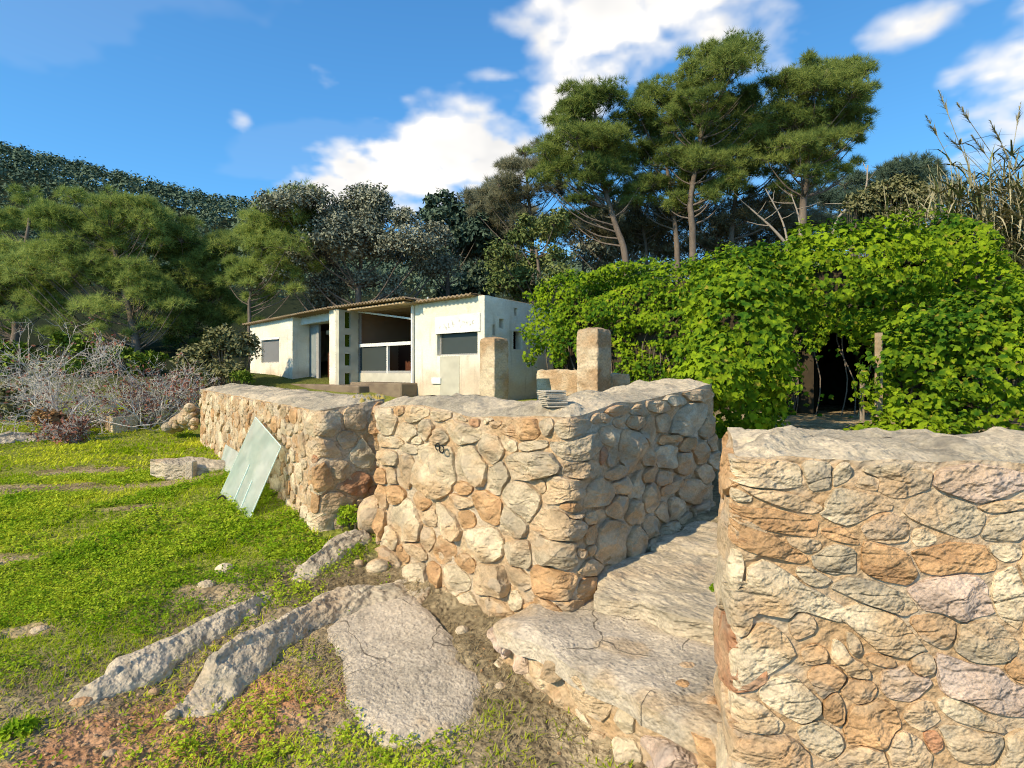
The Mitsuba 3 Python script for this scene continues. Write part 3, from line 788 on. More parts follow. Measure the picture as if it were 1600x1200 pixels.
def rock(k, line, radii, m, seed, flat=.55, amp=.25, n=40, sides=22, freq=3.0, bury=.35, smooth=45, layered=.0):
    """A rock that follows a line: rough oval sections, flattened, sunk into the ground."""
    c = bezier(line, n)
    r = np.interp(np.linspace(0, 1, n), np.linspace(0, 1, len(radii)), radii)
    t = np.gradient(c, axis=0)
    t[:, 2] *= .3
    t /= np.linalg.norm(t, axis=1, keepdims=True)
    side = np.cross(t, [0, 0, 1.0])
    side /= np.linalg.norm(side, axis=1, keepdims=True)
    end = np.sqrt(np.clip(1 - np.abs(np.linspace(-1, 1, n)) ** 4, 0.0, 1))[:, None]
    a = np.arange(sides) / sides * 2 * np.pi
    rr = (r[:, None] * end)
    V = c[:, None] + side[:, None] * (np.cos(a)[None, :, None] * rr[..., None]) + np.array([0, 0, 1.0]) * (np.sin(a)[None, :, None] * rr[..., None] * flat)
    q = V * freq
    dn = (meshkit.fbm(q, 4, seed) - .5) * 2 * amp + (meshkit.noise(V * freq * .8 * np.array([1, 1, 1]) + 7, seed + 3) - .5) * amp
    if layered:
        dn += layered * (meshkit.noise(np.stack([V[..., 0] * 2, V[..., 1] * 2, V[..., 2] * 38 + V[..., 0] * 5], -1), seed + 8) - .5)
    V = V + (V - c[:, None]) * dn[..., None]
    V[..., 2] -= (r * flat * bury)[:, None]
    ii, jj = np.meshgrid(np.arange(n - 1), np.arange(sides), indexing='ij')
    f = np.stack([ii * sides + jj, (ii + 1) * sides + jj, (ii + 1) * sides + (jj + 1) % sides, ii * sides + (jj + 1) % sides], -1).reshape(-1, 4)
    f = np.vstack([f[:, [0, 1, 2]], f[:, [0, 2, 3]]])
    N0 = n * sides
    V = np.vstack([V.reshape(-1, 3), c[:1] - [[0, 0, r[0] * flat * bury]], c[-1:] - [[0, 0, r[-1] * flat * bury]]])
    j = np.arange(sides)
    f = np.vstack([f, np.stack([j * 0 + N0, j, (j + 1) % sides], 1), np.stack([j * 0 + N0 + 1, (n - 1) * sides + (j + 1) % sides, (n - 1) * sides + j], 1)])
    add(k, (V, f), m, smooth=smooth)


def Gt(px, py):
    """The ground point seen at a pixel."""
    z = 0.0
    for _ in range(12):
        p = G(px, py, z)
        z = .5 * z + .5 * float(ground_z(p[0], p[1]))
    return G(px, py, z)


for k_, p_, r_, m_, q in PENDING:
    rock(key(k_), [p_ - [r_, .3 * r_, 0], p_, p_ + [r_, .2 * r_, 0]], (r_ * .7, r_, r_ * .7), 'stone_' + m_, 500 + q, flat=.7, amp=.35, n=14, sides=12, freq=7, bury=.55, smooth=25)
RK = 'rock outcrops in the grass'


def ridge(k, line, widths, heights, seed, res=.016):
    """Bedrock that breaks through the ground along a line: a raised, layered patch with a ragged outline."""
    L = bezier(np.asarray(line, float)[:, :2], 120)
    arc = np.concatenate([[0], np.cumsum(np.linalg.norm(np.diff(L, axis=0), axis=1))])
    f = arc / arc[-1]
    w, h = np.interp(f, np.linspace(0, 1, len(widths)), widths), np.interp(f, np.linspace(0, 1, len(heights)), heights)
    lo, hi = L.min(0) - max(widths) * 1.8, L.max(0) + max(widths) * 1.8
    gx_, gy_ = np.arange(lo[0], hi[0], res), np.arange(lo[1], hi[1], res)
    X, Y = np.meshgrid(gx_, gy_, indexing='ij')
    p = np.stack([X, Y], -1)
    d, i = cKDTree(L).query(p.reshape(-1, 2))
    d, i = d.reshape(X.shape), i.reshape(X.shape)
    tg = np.gradient(L, axis=0)
    sd = np.sign(tg[i][..., 0] * (Y - L[i][..., 1]) - tg[i][..., 1] * (X - L[i][..., 0]))
    q = np.stack([X, Y, 0 * X], -1)
    side = sd * d
    st = np.stack([arc[i] * 1.6 + side * .8, side * 13 + (meshkit.fbm(q * 4, 3, seed + 2) - .5) * 3, 0 * X], -1)
    lay = meshkit.fbm(st, 4, seed)
    step = np.floor(lay * 5) / 5 * .6 + lay * .4
    ww = w[i] * (.55 + 1.5 * (meshkit.fbm(q * 3.6, 4, seed + 5) - .3))
    prof = 1 - (d / np.maximum(ww, .01)) ** 2
    end = np.minimum(sstep(0, .08, f[i]), sstep(1, .92, f[i])) - (np.where((i == 0) | (i == len(L) - 1), d * 8, 0))
    Hh = h[i] * np.clip(prof, -3, 1) * np.where(prof > 0, np.clip(end, .05, 1), 1) - .22 * np.maximum(-prof, 0) + (step - .55) * .085 + (meshkit.fbm(q * 22, 3, seed + 9) - .5) * .02
    Z = ground_z(X, Y) + np.where(sd > 0, 1.0, .75) * Hh + .01
    good = (Hh > -.16) & (prof > -2)
    idx = np.arange(X.size).reshape(X.shape)
    c = good[:-1, :-1] & good[1:, :-1] & good[:-1, 1:] & good[1:, 1:]
    qd = np.stack([idx[:-1, :-1][c], idx[1:, :-1][c], idx[1:, 1:][c], idx[:-1, 1:][c]], 1)
    used, inv = np.unique(qd, return_inverse=True)
    add(k, (np.stack([X, Y, Z], -1).reshape(-1, 3)[used], inv.reshape(qd.shape)), 'bedrock', smooth=42)


for name, pts, wd_, ht_, seed, lab in [
    ('rock_ridge', [(105, 1105), (190, 1062), (290, 1005), (360, 968), (412, 930)], (.08, .17, .15, .15, .09), (.05, .09, .085, .08, .05), 1, 'long thin ridge of grey bedrock running up the bank beside the lawn'),
    ('rock_ridge_001', [(318, 1085), (370, 1040), (430, 1008), (480, 970), (560, 938), (640, 925)], (.15, .20, .17, .20, .26, .2), (.12, .15, .10, .10, .09, .06), 2, 'pale rounded bedrock hump joining the round concrete slab'),
    ('rock_ridge_002', [(470, 898), (520, 868), (580, 838)], (.10, .17, .13), (.07, .12, .09), 3, 'small grey bedrock ledge below the entrance gap'),
    ('rock_ridge_003', [(-40, 697), (20, 690), (75, 684)], (.25, .5, .25), (.10, .20, .08), 4, 'low grey rock hump at the left picture edge below the dull undergrowth'),
]:
    ridge(name, [Gt(*q) for q in pts], wd_, ht_, seed)
    tag(name, lab, 'rock', RK)
o_ = np.array([G(*q)[:2] for q in [(930, 945, .06), (1000, 962, .05), (1060, 985, .05), (1150, 1000, .05), (1160, 850, .24), (1080, 850, .24), (1000, 868, .2), (940, 895, .12)]])
slab('bedrock_step', o_, lambda x, y: .165 + .09 * sstep(3.75, 4.5, y) + .05 * (meshkit.fbm(np.stack([x * 3, y * 9, 0 * x], -1), 3, 4) - .5), .28, 'bedrock', 8, amp=.03, res=.03)
tag('bedrock_step', 'broad sunlit bedrock step across the path behind the grey concrete step', 'rock', 'rock steps of the path')
o_ = np.array([G(*q)[:2] for q in [(1015, 855, .26), (1080, 858, .26), (1160, 872, .26), (1170, 800, .36), (1100, 795, .36), (1060, 815, .33)]])
slab('bedrock_step_001', o_, lambda x, y: .30 + .05 * (y - 4.8) + .04 * (meshkit.fbm(np.stack([x * 3, y * 7, 0 * x], -1), 3, 5) - .5), .3, 'bedrock', 9, amp=.02, res=.04)
tag('bedrock_step_001', 'flat shaded bedrock step higher up the path beside the bent wall', 'rock', 'rock steps of the path')
LS = 'loose stones lying on the bank'
for px, py, r, m, lab, al in [(350, 890, .085, 'stone_c', 'pale angular stone lying in the grass above the bedrock ridge', 1.3), (322, 914, .06, 'stone_c', 'flat white stone lying just below the pale angular stone in the grass', 1.7),
                              (268, 1118, .045, 'stone_c', 'small pale block sitting in the red dirt', 1.2), (240, 1082, .035, 'stone_o', 'ochre stone just below the end of the long bedrock ridge', 1.3), (127, 1098, .05, 'stone_o', 'rusty stone at the lower tip of the long bedrock ridge', 1.8),
                              (782, 1075, .055, 'stone_c', 'white rounded stone at the right corner of the round concrete slab', 1.1), (722, 1085 - 100, .05, 'stone_c', 'cream stone between the rubble wall foot and the round concrete slab', 1.4),
                              (62, 985, .05, 'stone_g', 'grey stone half hidden in lawn at the picture edge', 1.7), (590, 885, .10, 'stone_c', 'pale boulder at the foot of the entrance gap', 1.5), (560, 1010 - 130, .05, 'stone_t', 'tan stone beside the pale boulder near the entrance gap', 1.3),
                              (276, 1140, .035, 'stone_o', 'small ochre stone just below the pale block in the red dirt', 1.4), (170, 1180, .04, 'stone_t', 'tan stone at the lower edge of the red dirt', 1.3)]:
    p = Gt(px, py)
    k = key('loose_stone')
    rock(k, [p - [r * al * .7, .1 * r, 0], p, p + [r * al * .7, .2 * r, 0]], (r * .6, r * .9, r * .65), m, int(px), flat=.8, amp=.28, n=12, sides=11, freq=6, bury=.1, smooth=25)
    tag(k, lab, 'stone', LS)

# gravel of the red dirt and the bare bank
mb, rg = MB(), rngof(14)
ico = trimesh.creation.icosphere(subdivisions=0)
iv, if_ = np.array(ico.vertices), np.array(ico.faces)
n_g = 0
while n_g < 1500:
    x, y = rg.uniform(-3.2, 1.0), rg.uniform(2.1, 4.6)
    d = math.hypot((x + 1.75) / .9, (y - 2.95) / .5)
    edge = (x + 2.9) * .853 - (y - 3.24) * .522
    if rg.random() > (1.0 if d < 1 else .16 if edge > -.1 else .0):
        continue
    s = .004 + .012 * rg.random() ** 3
    A = rg.normal(size=(3, 3))
    Qm, _ = np.linalg.qr(A)
    v = iv * rg.uniform(.6, 1.2, (12, 1)) * s * np.array([1, .8, .6])
    mb.put(v @ Qm.T + [x, y, float(gz(x, y)) + s * .2], if_)
    n_g += 1
add('gravel', mb.mesh(), 'stone_o')
tag('gravel', 'small ochre gravel and crumbs of rubble scattered over the bare bank', 'gravel', kind='stuff')

# step block in the gap between the walls
k = 'stone_block'
rock(k, [W(556, 806, 5.45), W(585, 800, 5.5), W(610, 795, 5.55)], (.14, .15, .15), 'stone_t', 12, flat=1.1, amp=.35, n=20, sides=18, freq=4, bury=.2, smooth=30)
tag(k, 'tan stone block forming a step in the gap between the two rubble walls', 'step')
rock('stone_block_001', [W(556, 757, 5.9), W(585, 752, 6.0)], (.09, .10), 'stone_o', 13, flat=.5, amp=.12, n=14, sides=14, freq=4, bury=.2, smooth=30)
tag('stone_block_001', 'reddish stone higher up in the gap between the two rubble walls', 'step')

# flat boulder with a concrete stub, half way along the long wall
p = Gt(305, 742)
k = 'flat_boulder'
o_ = p[:2] + np.array([(-.62, -.02), (-.3, -.22), (.12, -.20), (.48, -.10), (.58, .16), (.2, .34), (-.25, .28)])
slab(k, o_, lambda x, y: p[2] + .20 - .10 * (x - p[0]) + .05 * (y - p[1]), .22, 'bedrock', 15, amp=.035, res=.05)
tag(k, 'flat tan boulder lying in the grass beside the long low wall', 'rock', RK)
add('concrete_stub', box_mesh(p + [.02, -.30, -.1], p + [.13, -.18, .24], None, .012), 'concrete')
tag('concrete_stub', 'short upright concrete stub in front of the flat tan boulder', 'post')

# ------------------------------------------------------------------ glass sheets leaning on the long wall
def quad_sheet(k, corners, thick, m):
    a, b, c, d = [np.asarray(q, float) for q in corners]
    nrm = np.cross(b - a, d - a)
    nrm /= np.linalg.norm(nrm)
    V = np.vstack([[a, b, c, d], np.array([a, b, c, d]) + nrm * thick])
    add(k, (V, np.array([[0, 3, 2, 1], [4, 5, 6, 7], [0, 1, 5, 4], [1, 2, 6, 5], [2, 3, 7, 6], [3, 0, 4, 7]])), m)


def on_long_wall(px, py, off=.0):
    return on_plane(px, py, A1 + np.array([-dB[1], dB[0]]) * -off, B1 + np.array([-dB[1], dB[0]]) * -off)


gl = 'glass_sheet'
tl, tr = on_long_wall(400, 652, .09), on_long_wall(440, 698, .07)
br, bl = G(388, 818, .03), G(352, 795, .04)
bl2 = tl + (br - tr) * (np.linalg.norm(bl - tl) / np.linalg.norm(br - tr))
ll = W(341, 772, (bl[1] + bl2[1]) / 2)
E = lambda a, b, s, t: (tl * (1 - s) + tr * s) * (1 - t) + (bl2 * (1 - s) + br * s) * t
nrm = np.cross(tr - tl, bl2 - tl)
nrm /= np.linalg.norm(nrm)
nrm *= -np.sign(nrm[1])
if nrm[1] > 0:
    nrm = -nrm
poly = [E(0, 0, 0, 0), E(0, 0, 1, 0), E(0, 0, 1, 1), E(0, 0, .35, 1.0), E(0, 0, 0, .86)]
V = np.vstack([poly, np.array(poly) + nrm * .012])
add(gl + '__pane', (V, np.array([[0, 1, 2], [0, 2, 3], [0, 3, 4], [5, 7, 6], [5, 8, 7], [5, 9, 8]])), 'sheet_glass')
mb = MB()
for a_ in range(5):
    mb.put(*tube([V[a_] + nrm * .006, V[(a_ + 1) % 5] + nrm * .006], .007, 5))
add(gl + '__edge', mb.mesh(), 'glass_edge')
for s_, t0, t1 in [(.46, .42, 1.0), (.70, .55, .86)]:
    add(key(gl + '__strip'), tube([E(0, 0, s_, t0) + nrm * .018, E(0, 0, s_ + .02, t1) + nrm * .018], .008, 5), 'glass_edge')
tag(gl, 'tall greenish sheet of glass leaning askew against the long low wall', 'glass sheet')
hk = E(0, 0, .22, .93) + nrm * .03
add('wire_hook', tube(bezier([hk + [-.02, -.02, -.03], hk + [-.03, -.02, .06], hk + [.02, -.02, .11], hk + [.06, -.02, .07], hk + [.03, -.02, 0], hk + [.02, -.02, -.05]], 20), .010, 6), 'dark_metal', smooth=True)
tag('wire_hook', 'bent black wire hook at the lower corner of the glass sheet', 'hook')
g2 = 'glass_sheet_001'
a, b = on_long_wall(352, 694, .10), on_long_wall(372, 706, .09)
c, d = G(360, 768, .04), G(337, 752, .05)
quad_sheet(g2, [a, b, c, d], .01, 'sheet_glass')
tag(g2, 'smaller broken piece of glass behind the tall glass sheet', 'glass sheet')

# black wire rings on the middle wall, stack of tiles on its top
c = on_plane(693, 697, L0, C0) - np.append(Vv, 0) * .06
k = 'wire_rings'
mb = MB()
for q, (dx, dz, r) in enumerate([(0, 0, .026), (.058, -.012, .028)]):
    th = np.linspace(0, 2 * np.pi, 22)
    ring = c + np.append(U, 0) * (dx + r * np.cos(th))[:, None] + np.array([0, 0, 1]) * (dz + r * np.sin(th))[:, None] - np.append(Vv, 0) * (.01 * q)
    add(key(k + '__ring'), tube(ring, .005, 6), 'dark_metal', smooth=True)
tag(k, 'small black wire rings hanging from a joint of the bent rubble wall', 'wire')
rg = rngof(41)
base = W(868, 648, 4.02)
base[2] = float(Ltop(base[0], base[1])) + .03
k = 'tile_stack'
z = base[2]
for q in range(9):
    h = .013
    a = rg.normal(0, .06) + .3
    o = rg.normal(0, .007, 2) + np.array([-.004, 0]) * q
    ca, sa = math.cos(a), math.sin(a)
    fr = lambda v, ca=ca, sa=sa, o=o, z=z: np.column_stack([base[0] + o[0] + v[:, 0] * ca - v[:, 1] * sa, base[1] + o[1] + v[:, 0] * sa + v[:, 1] * ca, z + v[:, 2]])
    add(key(k + '__tile'), box_mesh([-.078, -.078, 0], [.078, .078, h - .003], fr, .002), 'tile_biscuit')
    z += h
tag(k, 'uneven stack of thin square tiles left on the corner of the bent wall', 'tile stack')

# ------------------------------------------------------------------ the house
H0 = np.array([-10.0, 22.0])


def Hf(v):
    v = np.asarray(v, float)
    return np.column_stack([H0[0] + U[0] * v[:, 0] + Vv[0] * v[:, 1], H0[1] + U[1] * v[:, 0] + Vv[1] * v[:, 1], v[:, 2]])


def fac(px, py, w=0.0):
    k = (px - CX) / F
    o = H0 + Vv * w
    t = (k * o[1] - o[0]) / (U[0] - k * U[1])
    y = o[1] + U[1] * t
    return t, EYE - (py - HY) / F * y


def ft(px, w=0.0):
    return fac(px, 580, w)[0]


def hwall(k, t0, t1, z0, z1, w, thick, holes=(), m='plaster', z1b=None):
    """An upright wall piece along the front, its openings cut through."""
    P = Polygon([(t0, z0), (t1, z0), (t1, z1b or z1), (t0, z1)])
    for h in holes:
        P = P.difference(sbox(*h))
    v, f = extrude(P, thick)
    v = np.column_stack([v[:, 0], w + thick - v[:, 2], v[:, 1]])
    add(k, (Hf(v), f), m)


def hside(k, t, w0, w1, z0, z1, thick, holes=(), m='plaster', z1b=None, tone=None):
    """An upright wall piece that runs back from the front; thick goes towards smaller t."""
    P = Polygon([(w0, z0), (w1, z0), (w1, z1b or z1), (w0, z1)])
    for h in holes:
        P = P.difference(sbox(*h))
    v, f = extrude(P, thick)
    v = np.column_stack([t - thick + v[:, 2], v[:, 0], v[:, 1]])
    add(k, (Hf(v), f), m)


def hbox(k, lo, hi, m, bevel=0.0):
    add(k, box_mesh(lo, hi, Hf, bevel), m)


HS = 'derelict_house'
tag(HS, 'low derelict white house with corrugated roof, open porch and broken windows', 'house')
DEP = 3.6
zb = .7
z_eave = 3.40
tL1 = ft(457)
# left room with its small window
wl, wr = ft(408.5), ft(436)
zt_, zb_ = fac(408, 532)[1], fac(408, 567)[1]
hwall(HS + '__wall', 0, tL1, zb, 3.36, 0, .22, [(wl, zb_, wr, zt_)], z1b=3.50)
wn = HS + '__window'
hbox(wn + '__frame', (wl, .06, zt_ - .045), (wr, .12, zt_), 'grey_metal')
hbox(wn + '__frame_001', (wl, .06, zb_), (wr, .12, zb_ + .035), 'grey_metal')
hbox(wn + '__frame_002', (wl, .06, zb_ + .035), (wl + .04, .12, zt_ - .045), 'grey_metal')
hbox(wn + '__frame_003', (wr - .04, .06, zb_ + .035), (wr, .12, zt_ - .045), 'grey_metal')
hbox(wn + '__screen', (wl + .04, .08, zb_ + .035), (wr - .04, .10, zt_ - .045), 'screen_grey')
hbox(HS + '__lintel', (wl - .02, -.012, zt_), (wr + .05, .02, zt_ + .07), 'white_paint')
hside(HS + '__wall_001', tL1, .22, .62, zb, 3.46, .2)                   # reveal of the door recess
hside(HS + '__wall_002', .22, .22, DEP, zb, 3.36, .2)                     # left end wall
hwall(HS + '__wall_003', 0, ft(757), zb, 3.4, DEP, .2, m='interior_wall')     # rear wall
# door recess
wd = .62
tp = ft(515)
d0, d1 = tL1, tp
dz1 = fac(490, 507, wd)[1]
dz0 = fac(490, 603, wd)[1]
hwall(HS + '__wall_004', d0 - .15, d1 + .05, dz1, 3.55, wd, .12, m='white_paint')
x0_, x1_, x2_ = ft(469, wd), ft(494, wd), ft(498, wd)
DR = HS + '__door'
for q, (a, b) in enumerate([(x0_ - .12, x0_), (x1_, x2_)]):
    hbox(key(DR + '__frame'), (a, wd, dz0), (b, wd + .08, dz1), 'grey_metal')
hbox(key(DR + '__frame'), (x0_, wd, dz1 - .09), (x1_, wd + .08, dz1), 'grey_metal')
hbox(DR + '__kick_panel', (x0_, wd + .02, dz0), (x1_, wd + .06, dz0 + .24), 'block_concrete')
hbox(DR + '__pane', (x0_, wd + .03, dz0 + .24), (x1_, wd + .045, dz1 - .09), 'curtain_glass')
xr_ = ft(515, wd) + .3
hbox(DR + '__lower_board', (x2_ + .08, wd + .30, dz0), (xr_, wd + .36, dz0 + 1.15), 'brown_wood')
hbox(DR + '__bar', (x2_ + .1, wd + .22, dz1 - .36), (xr_, wd + .30, dz1 - .22), 'pale_wood')
# scalloped sheet end over the door
mb = MB()
n_ = 15
tt = np.linspace(d0, ft(516, .1), n_ * 8)
zz = fac(470, 506, .3)[1] + .05 * np.abs(np.sin(np.linspace(0, n_ * np.pi, len(tt)))) * -1 + (tt - d0) * .02
top = np.full_like(tt, 3.56)
V = np.vstack([np.column_stack([tt, 0 * tt + .30, zz]), np.column_stack([tt, 0 * tt + .30, top]), np.column_stack([tt, 0 * tt + .34, zz]), np.column_stack([tt, 0 * tt + .34, top])])
m_ = len(tt)
jj = np.arange(m_ - 1)
mb.put(Hf(V), np.vstack([np.stack([jj, jj + 1, jj + 1 + m_, jj + m_], 1), np.stack([jj + 2 * m_, jj + 3 * m_, jj + 1 + 3 * m_, jj + 1 + 2 * m_], 1), np.stack([jj, jj + 2 * m_, jj + 2 * m_ + 1, jj + 1], 1)]))
add(HS + '__fascia', mb.mesh(), 'white_paint')
# pier: white front, side of hollow blocks
p0, p1 = ft(514), ft(530)
hbox(HS + '__pier', (p0, 0, zb), (p1 - .20, .66, 3.52), 'plaster', .02)
w1_ = .68
zs = [fac(544, y_, .33)[1] for y_ in (488, 513, 523, 542, 553, 571, 583, 602)]
hz = [(.20, zs[2 * q + 1], .40, zs[2 * q]) for q in range(4)]
hside(HS + '__block_wall', p1, -.01, w1_, zb, 3.50, .20, hz, 'block_concrete')
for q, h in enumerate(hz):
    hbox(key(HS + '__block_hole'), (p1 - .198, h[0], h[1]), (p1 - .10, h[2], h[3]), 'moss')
# porch with its glazed front
wp = .70
q0, q1 = ft(559, wp), ft(644, wp)
pz1, pz0 = fac(600, 493, wp)[1], fac(600, 583, wp)[1]
hwall(HS + '__wall_005', q0 - .05, q1 + .05, zb, pz0, wp, .15, m='block_concrete')
GW = HS + '__window_001'
zt2 = fac(600, 478, wp)[1]
mid = ft(604, wp)
for a, b, c, d in [(q0, q0 + .06, pz0, zt2), (q1 - .08, q1, pz0, zt2), (mid - .03, mid + .03, pz0, fac(600, 537, wp)[1]), (q0, q1, pz0, pz0 + .07)]:
    hbox(key(GW + '__frame'), (a, wp + .02, c), (b, wp + .10, d), 'white_paint' if a > q0 + 1 else 'grey_metal')
zbar = fac(600, 538, wp)[1]
hbox(key(GW + '__frame'), (q0 + .06, wp + .0, zbar - .05), (q1 - .08, wp + .11, zbar + .05), 'white_paint')
hbox(GW + '__pane', (q0 + .06, wp + .05, pz0 + .07), (mid - .03, wp + .054, zbar - .05), 'window_glass')
hbox(HS + '__panel', (mid + .12, 1.9, pz0 - .1), (mid + .85, 1.95, zbar + .9), 'white_paint')
hbox(HS + '__back_board', (q0 - .3, 2.3, zb), (mid + .3, 2.36, zbar + .1), 'brown_wood')
hbox(HS + '__beam', (q0 - .1, wp - .1, zt2), (q1 + .25, wp + .12, zt2 + .10), 'pale_wood')
dg0, dg1 = fac(560, 487, wp - .15), fac(646, 500, wp - .15)
v_, f_ = tube(Hf([(dg0[0], wp - .15, dg0[1]), (dg1[0] + .2, wp - .15, dg1[1])]), .03, 6)
add(HS + '__rail', (v_, f_), 'white_paint')
hside(HS + '__wall_006', q0 - .05, wp + .1, DEP, zb, 3.5, .1, m='interior_wall')
# right room
wq = .45
r0, r1 = ft(644, wq), ft(757, wq)
zc0, zc1 = fac(650, 476, wq)[1], fac(757, 461, wq)[1]
a0, a1 = ft(683, wq), ft(750, wq)
wz1, wz0 = fac(715, 516, wq)[1], fac(715, 555, wq)[1]
hwall(HS + '__wall_007', r0, r1, zb, zc0, wq, .22, [(a0, wz0, a1, wz1)], z1b=zc1)
rw = HS + '__window_002'
hbox(rw + '__frame', (a0, wq + .10, wz1 - .05), (a1, wq + .16, wz1), 'grey_metal')
hbox(rw + '__frame_001', (a0, wq + .10, wz0), (a1, wq + .16, wz0 + .04), 'grey_metal')
hbox(rw + '__frame_002', (a0, wq + .10, wz0 + .04), (a0 + .05, wq + .16, wz1 - .05), 'grey_metal')
hbox(rw + '__pane', (a0 + .05, wq + .12, wz0 + .04), (a1, wq + .126, wz1 - .05), 'window_glass')
hbox(rw + '__reflection_panel', (a1 - .42, wq + .3, wz0 + .1), (a1 - .12, wq + .33, wz1), 'white_paint')  # white panel standing in for a bright reflection at the right of the pane
hside(HS + '__wall_008', r0 + .15, wq + .22, DEP, zb, zc0, .12, m='interior_wall')
SG = HS + '__banner'
b0, b1 = fac(681, 496, wq), fac(751, 490, wq)
hwall(SG, b0[0], b1[0], fac(700, 521, wq)[1], b0[1], wq - .03, .025, m='white_paint', z1b=b1[1] + .02)
_c = Hf([(r1, wq, 0), (r1, wq + 1, 0)])[:, :2]


def side(px, py):
    q = on_plane(px, py, _c[0], _c[1])
    return wq + float(np.linalg.norm(q[:2] - _c[0])), q[2]


hl = []
for x0_, y0_, x1_, y1_ in [(780, 498, 787.5, 513), (803.5, 481, 808.5, 494), (769.5, 507, 774, 524), (802, 517, 816, 546)]:
    (w0_, za_), (w1s, zb_) = side(x0_, y0_), side(x1_, y1_)
    hl.append((w0_, min(za_, zb_), w1s, max(za_, zb_)))
hside(HS + '__wall_009', r1, wq, wq + 2.7, zb, zc1, .24, hl, z1b=zc1 - .12)
rgb_ = rngof(66)
for q in range(12):                       # faded unreadable scrawl on the banner
    t_ = b0[0] + (b1[0] - b0[0]) * (.12 + .068 * q + rgb_.uniform(0, .02))
    zc_ = .5 * (b0[1] + fac(700, 521, wq)[1]) + rgb_.uniform(-.05, .04)
    st_ = np.cumsum(rgb_.normal(0, .035, (5, 2)), 0)
    v_, f_ = tube(bezier(Hf(np.column_stack([t_ + st_[:, 0] * .7, np.full(5, wq - .034), zc_ + st_[:, 1]])), 14), .006, 4)
    add(key(SG + '__scrawl'), (v_, f_), 'block_concrete')
hbox(HS + '__hollow', (r1 - .7, wq + .4, zb), (r1 - .6, wq + 3, zc1 - .3), 'brown_wood')
# hatch, box and plinth under the front
hbox(HS + '__niche', (ft(676, wq), wq - .05, fac(680, 600, wq)[1]), (ft(690, wq), wq + .0, fac(680, 590, wq)[1]), 'white_paint', .01)
hbox(HS + '__patch', (ft(688, wq), wq - .012, .75), (ft(718, wq), wq + .005, wz0 - .02), 'block_concrete')
zpl = fac(480, 600.5, -.45)[1]
hbox(HS + '__plinth', (ft(436, -.45), -.45, .5), (ft(560, -.45), .6, zpl), 'stained_base', .03)
hbox(HS + '__plinth_001', (ft(560, .2), -.1, .5), (ft(650, .4), .70, fac(600, 598, .0)[1]), 'stained_base', .03)
hbox(HS + '__plinth_002', (.1, -.18, .5), (ft(436), 0.0, fac(410, 592, -.1)[1]), 'stained_base', .02)


def roof_sheet(k, t0, t1, w0, w1, z0, z1, wave=.16, amp=.028, th=.03, m='corrugated', zl=None):
    n = max(8, int((t1 - t0) / wave * 6))
    t = np.linspace(t0, t1, n)
    c = amp * np.cos(t / wave * 2 * np.pi) + (np.linspace(0, (zl or 0), n))
    mat = []
    for w, z in ((w0, z0), (w1, z1)):
        for o in (0, th):
            mat.append(np.column_stack([t, np.full(n, w), z + c + o]))
    V = Hf(np.vstack(mat))
    jj = np.arange(n - 1)
    Q = lambda a, b: np.stack([a * n + jj, a * n + jj + 1, b * n + jj + 1, b * n + jj], 1)
    add(k, (V, np.vstack([Q(0, 1), Q(2, 0), Q(1, 3), Q(3, 2)])), m)


roof_sheet(HS + '__roof', -.22, ft(516, -.1), -.22, DEP + .3, 3.37, 3.25, zl=.17, th=.03, amp=.02)
roof_sheet(HS + '__roof_001', ft(512, -.1), ft(648, .2), -.12, DEP + .3, 3.56, 3.40, zl=-.02, th=.03)
roof_sheet(HS + '__roof_002', ft(640, .2), ft(735, .2), .22, DEP + .3, zc0 + .03, zc0 - .1, zl=.0, th=.035, amp=.022)
hbox(HS + '__soffit', (ft(556, .3), .0, 3.43), (ft(646, .3), .75, 3.475), 'pale_wood')
v_, f_ = tube(Hf([(ft(660, 1), 1.2, 3.3), (ft(660, 1), 1.2, 3.75)]), .02, 6)
add(HS + '__vent_pipe', (v_, f_), 'white_paint')
v_, f_ = tube(Hf([(ft(644.5, .4), .40, zb + .2), (ft(644.5, .4), .40, 3.4)]), .045, 6)
add(HS + '__post', (v_, f_), 'white_paint')

# pillars of the courtyard
PL = 'square rendered pillars of the courtyard'
for k, c, zt_, s, lab in [('rendered_pillar', W(772, 580, 12.0), 2.27, .44, 'square rendered pillar in front of the house corner'), ('rendered_pillar_001', W(928, 580, 9.9), 2.31, .44, 'square rendered pillar standing before the ivy hedge')]:
    fr = lambda v, c=c: np.column_stack([c[0] + U[0] * v[:, 0] + Vv[0] * v[:, 1], c[1] + U[1] * v[:, 0] + Vv[1] * v[:, 1], v[:, 2]])
    pth = Path([fr(np.array([[a * s / 2, b * s / 2, 0]]))[0][:2] for a, b in ((-1, -1), (1, -1), (1, 1), (-1, 1))], r=.04, step=.04)
    wall_core(k, pth, .6, lambda x, y, z=zt_: z + 0 * np.asarray(x), 'old_plaster', 'old_plaster', 91, rough=.014, step_z=.05, topres=.06)
    scene[k + '__shaft'], scene[k + '__top'] = scene.pop(k + '__core'), scene.pop(k + '__mortar_cap')
    tag(k, lab, 'pillar', PL)
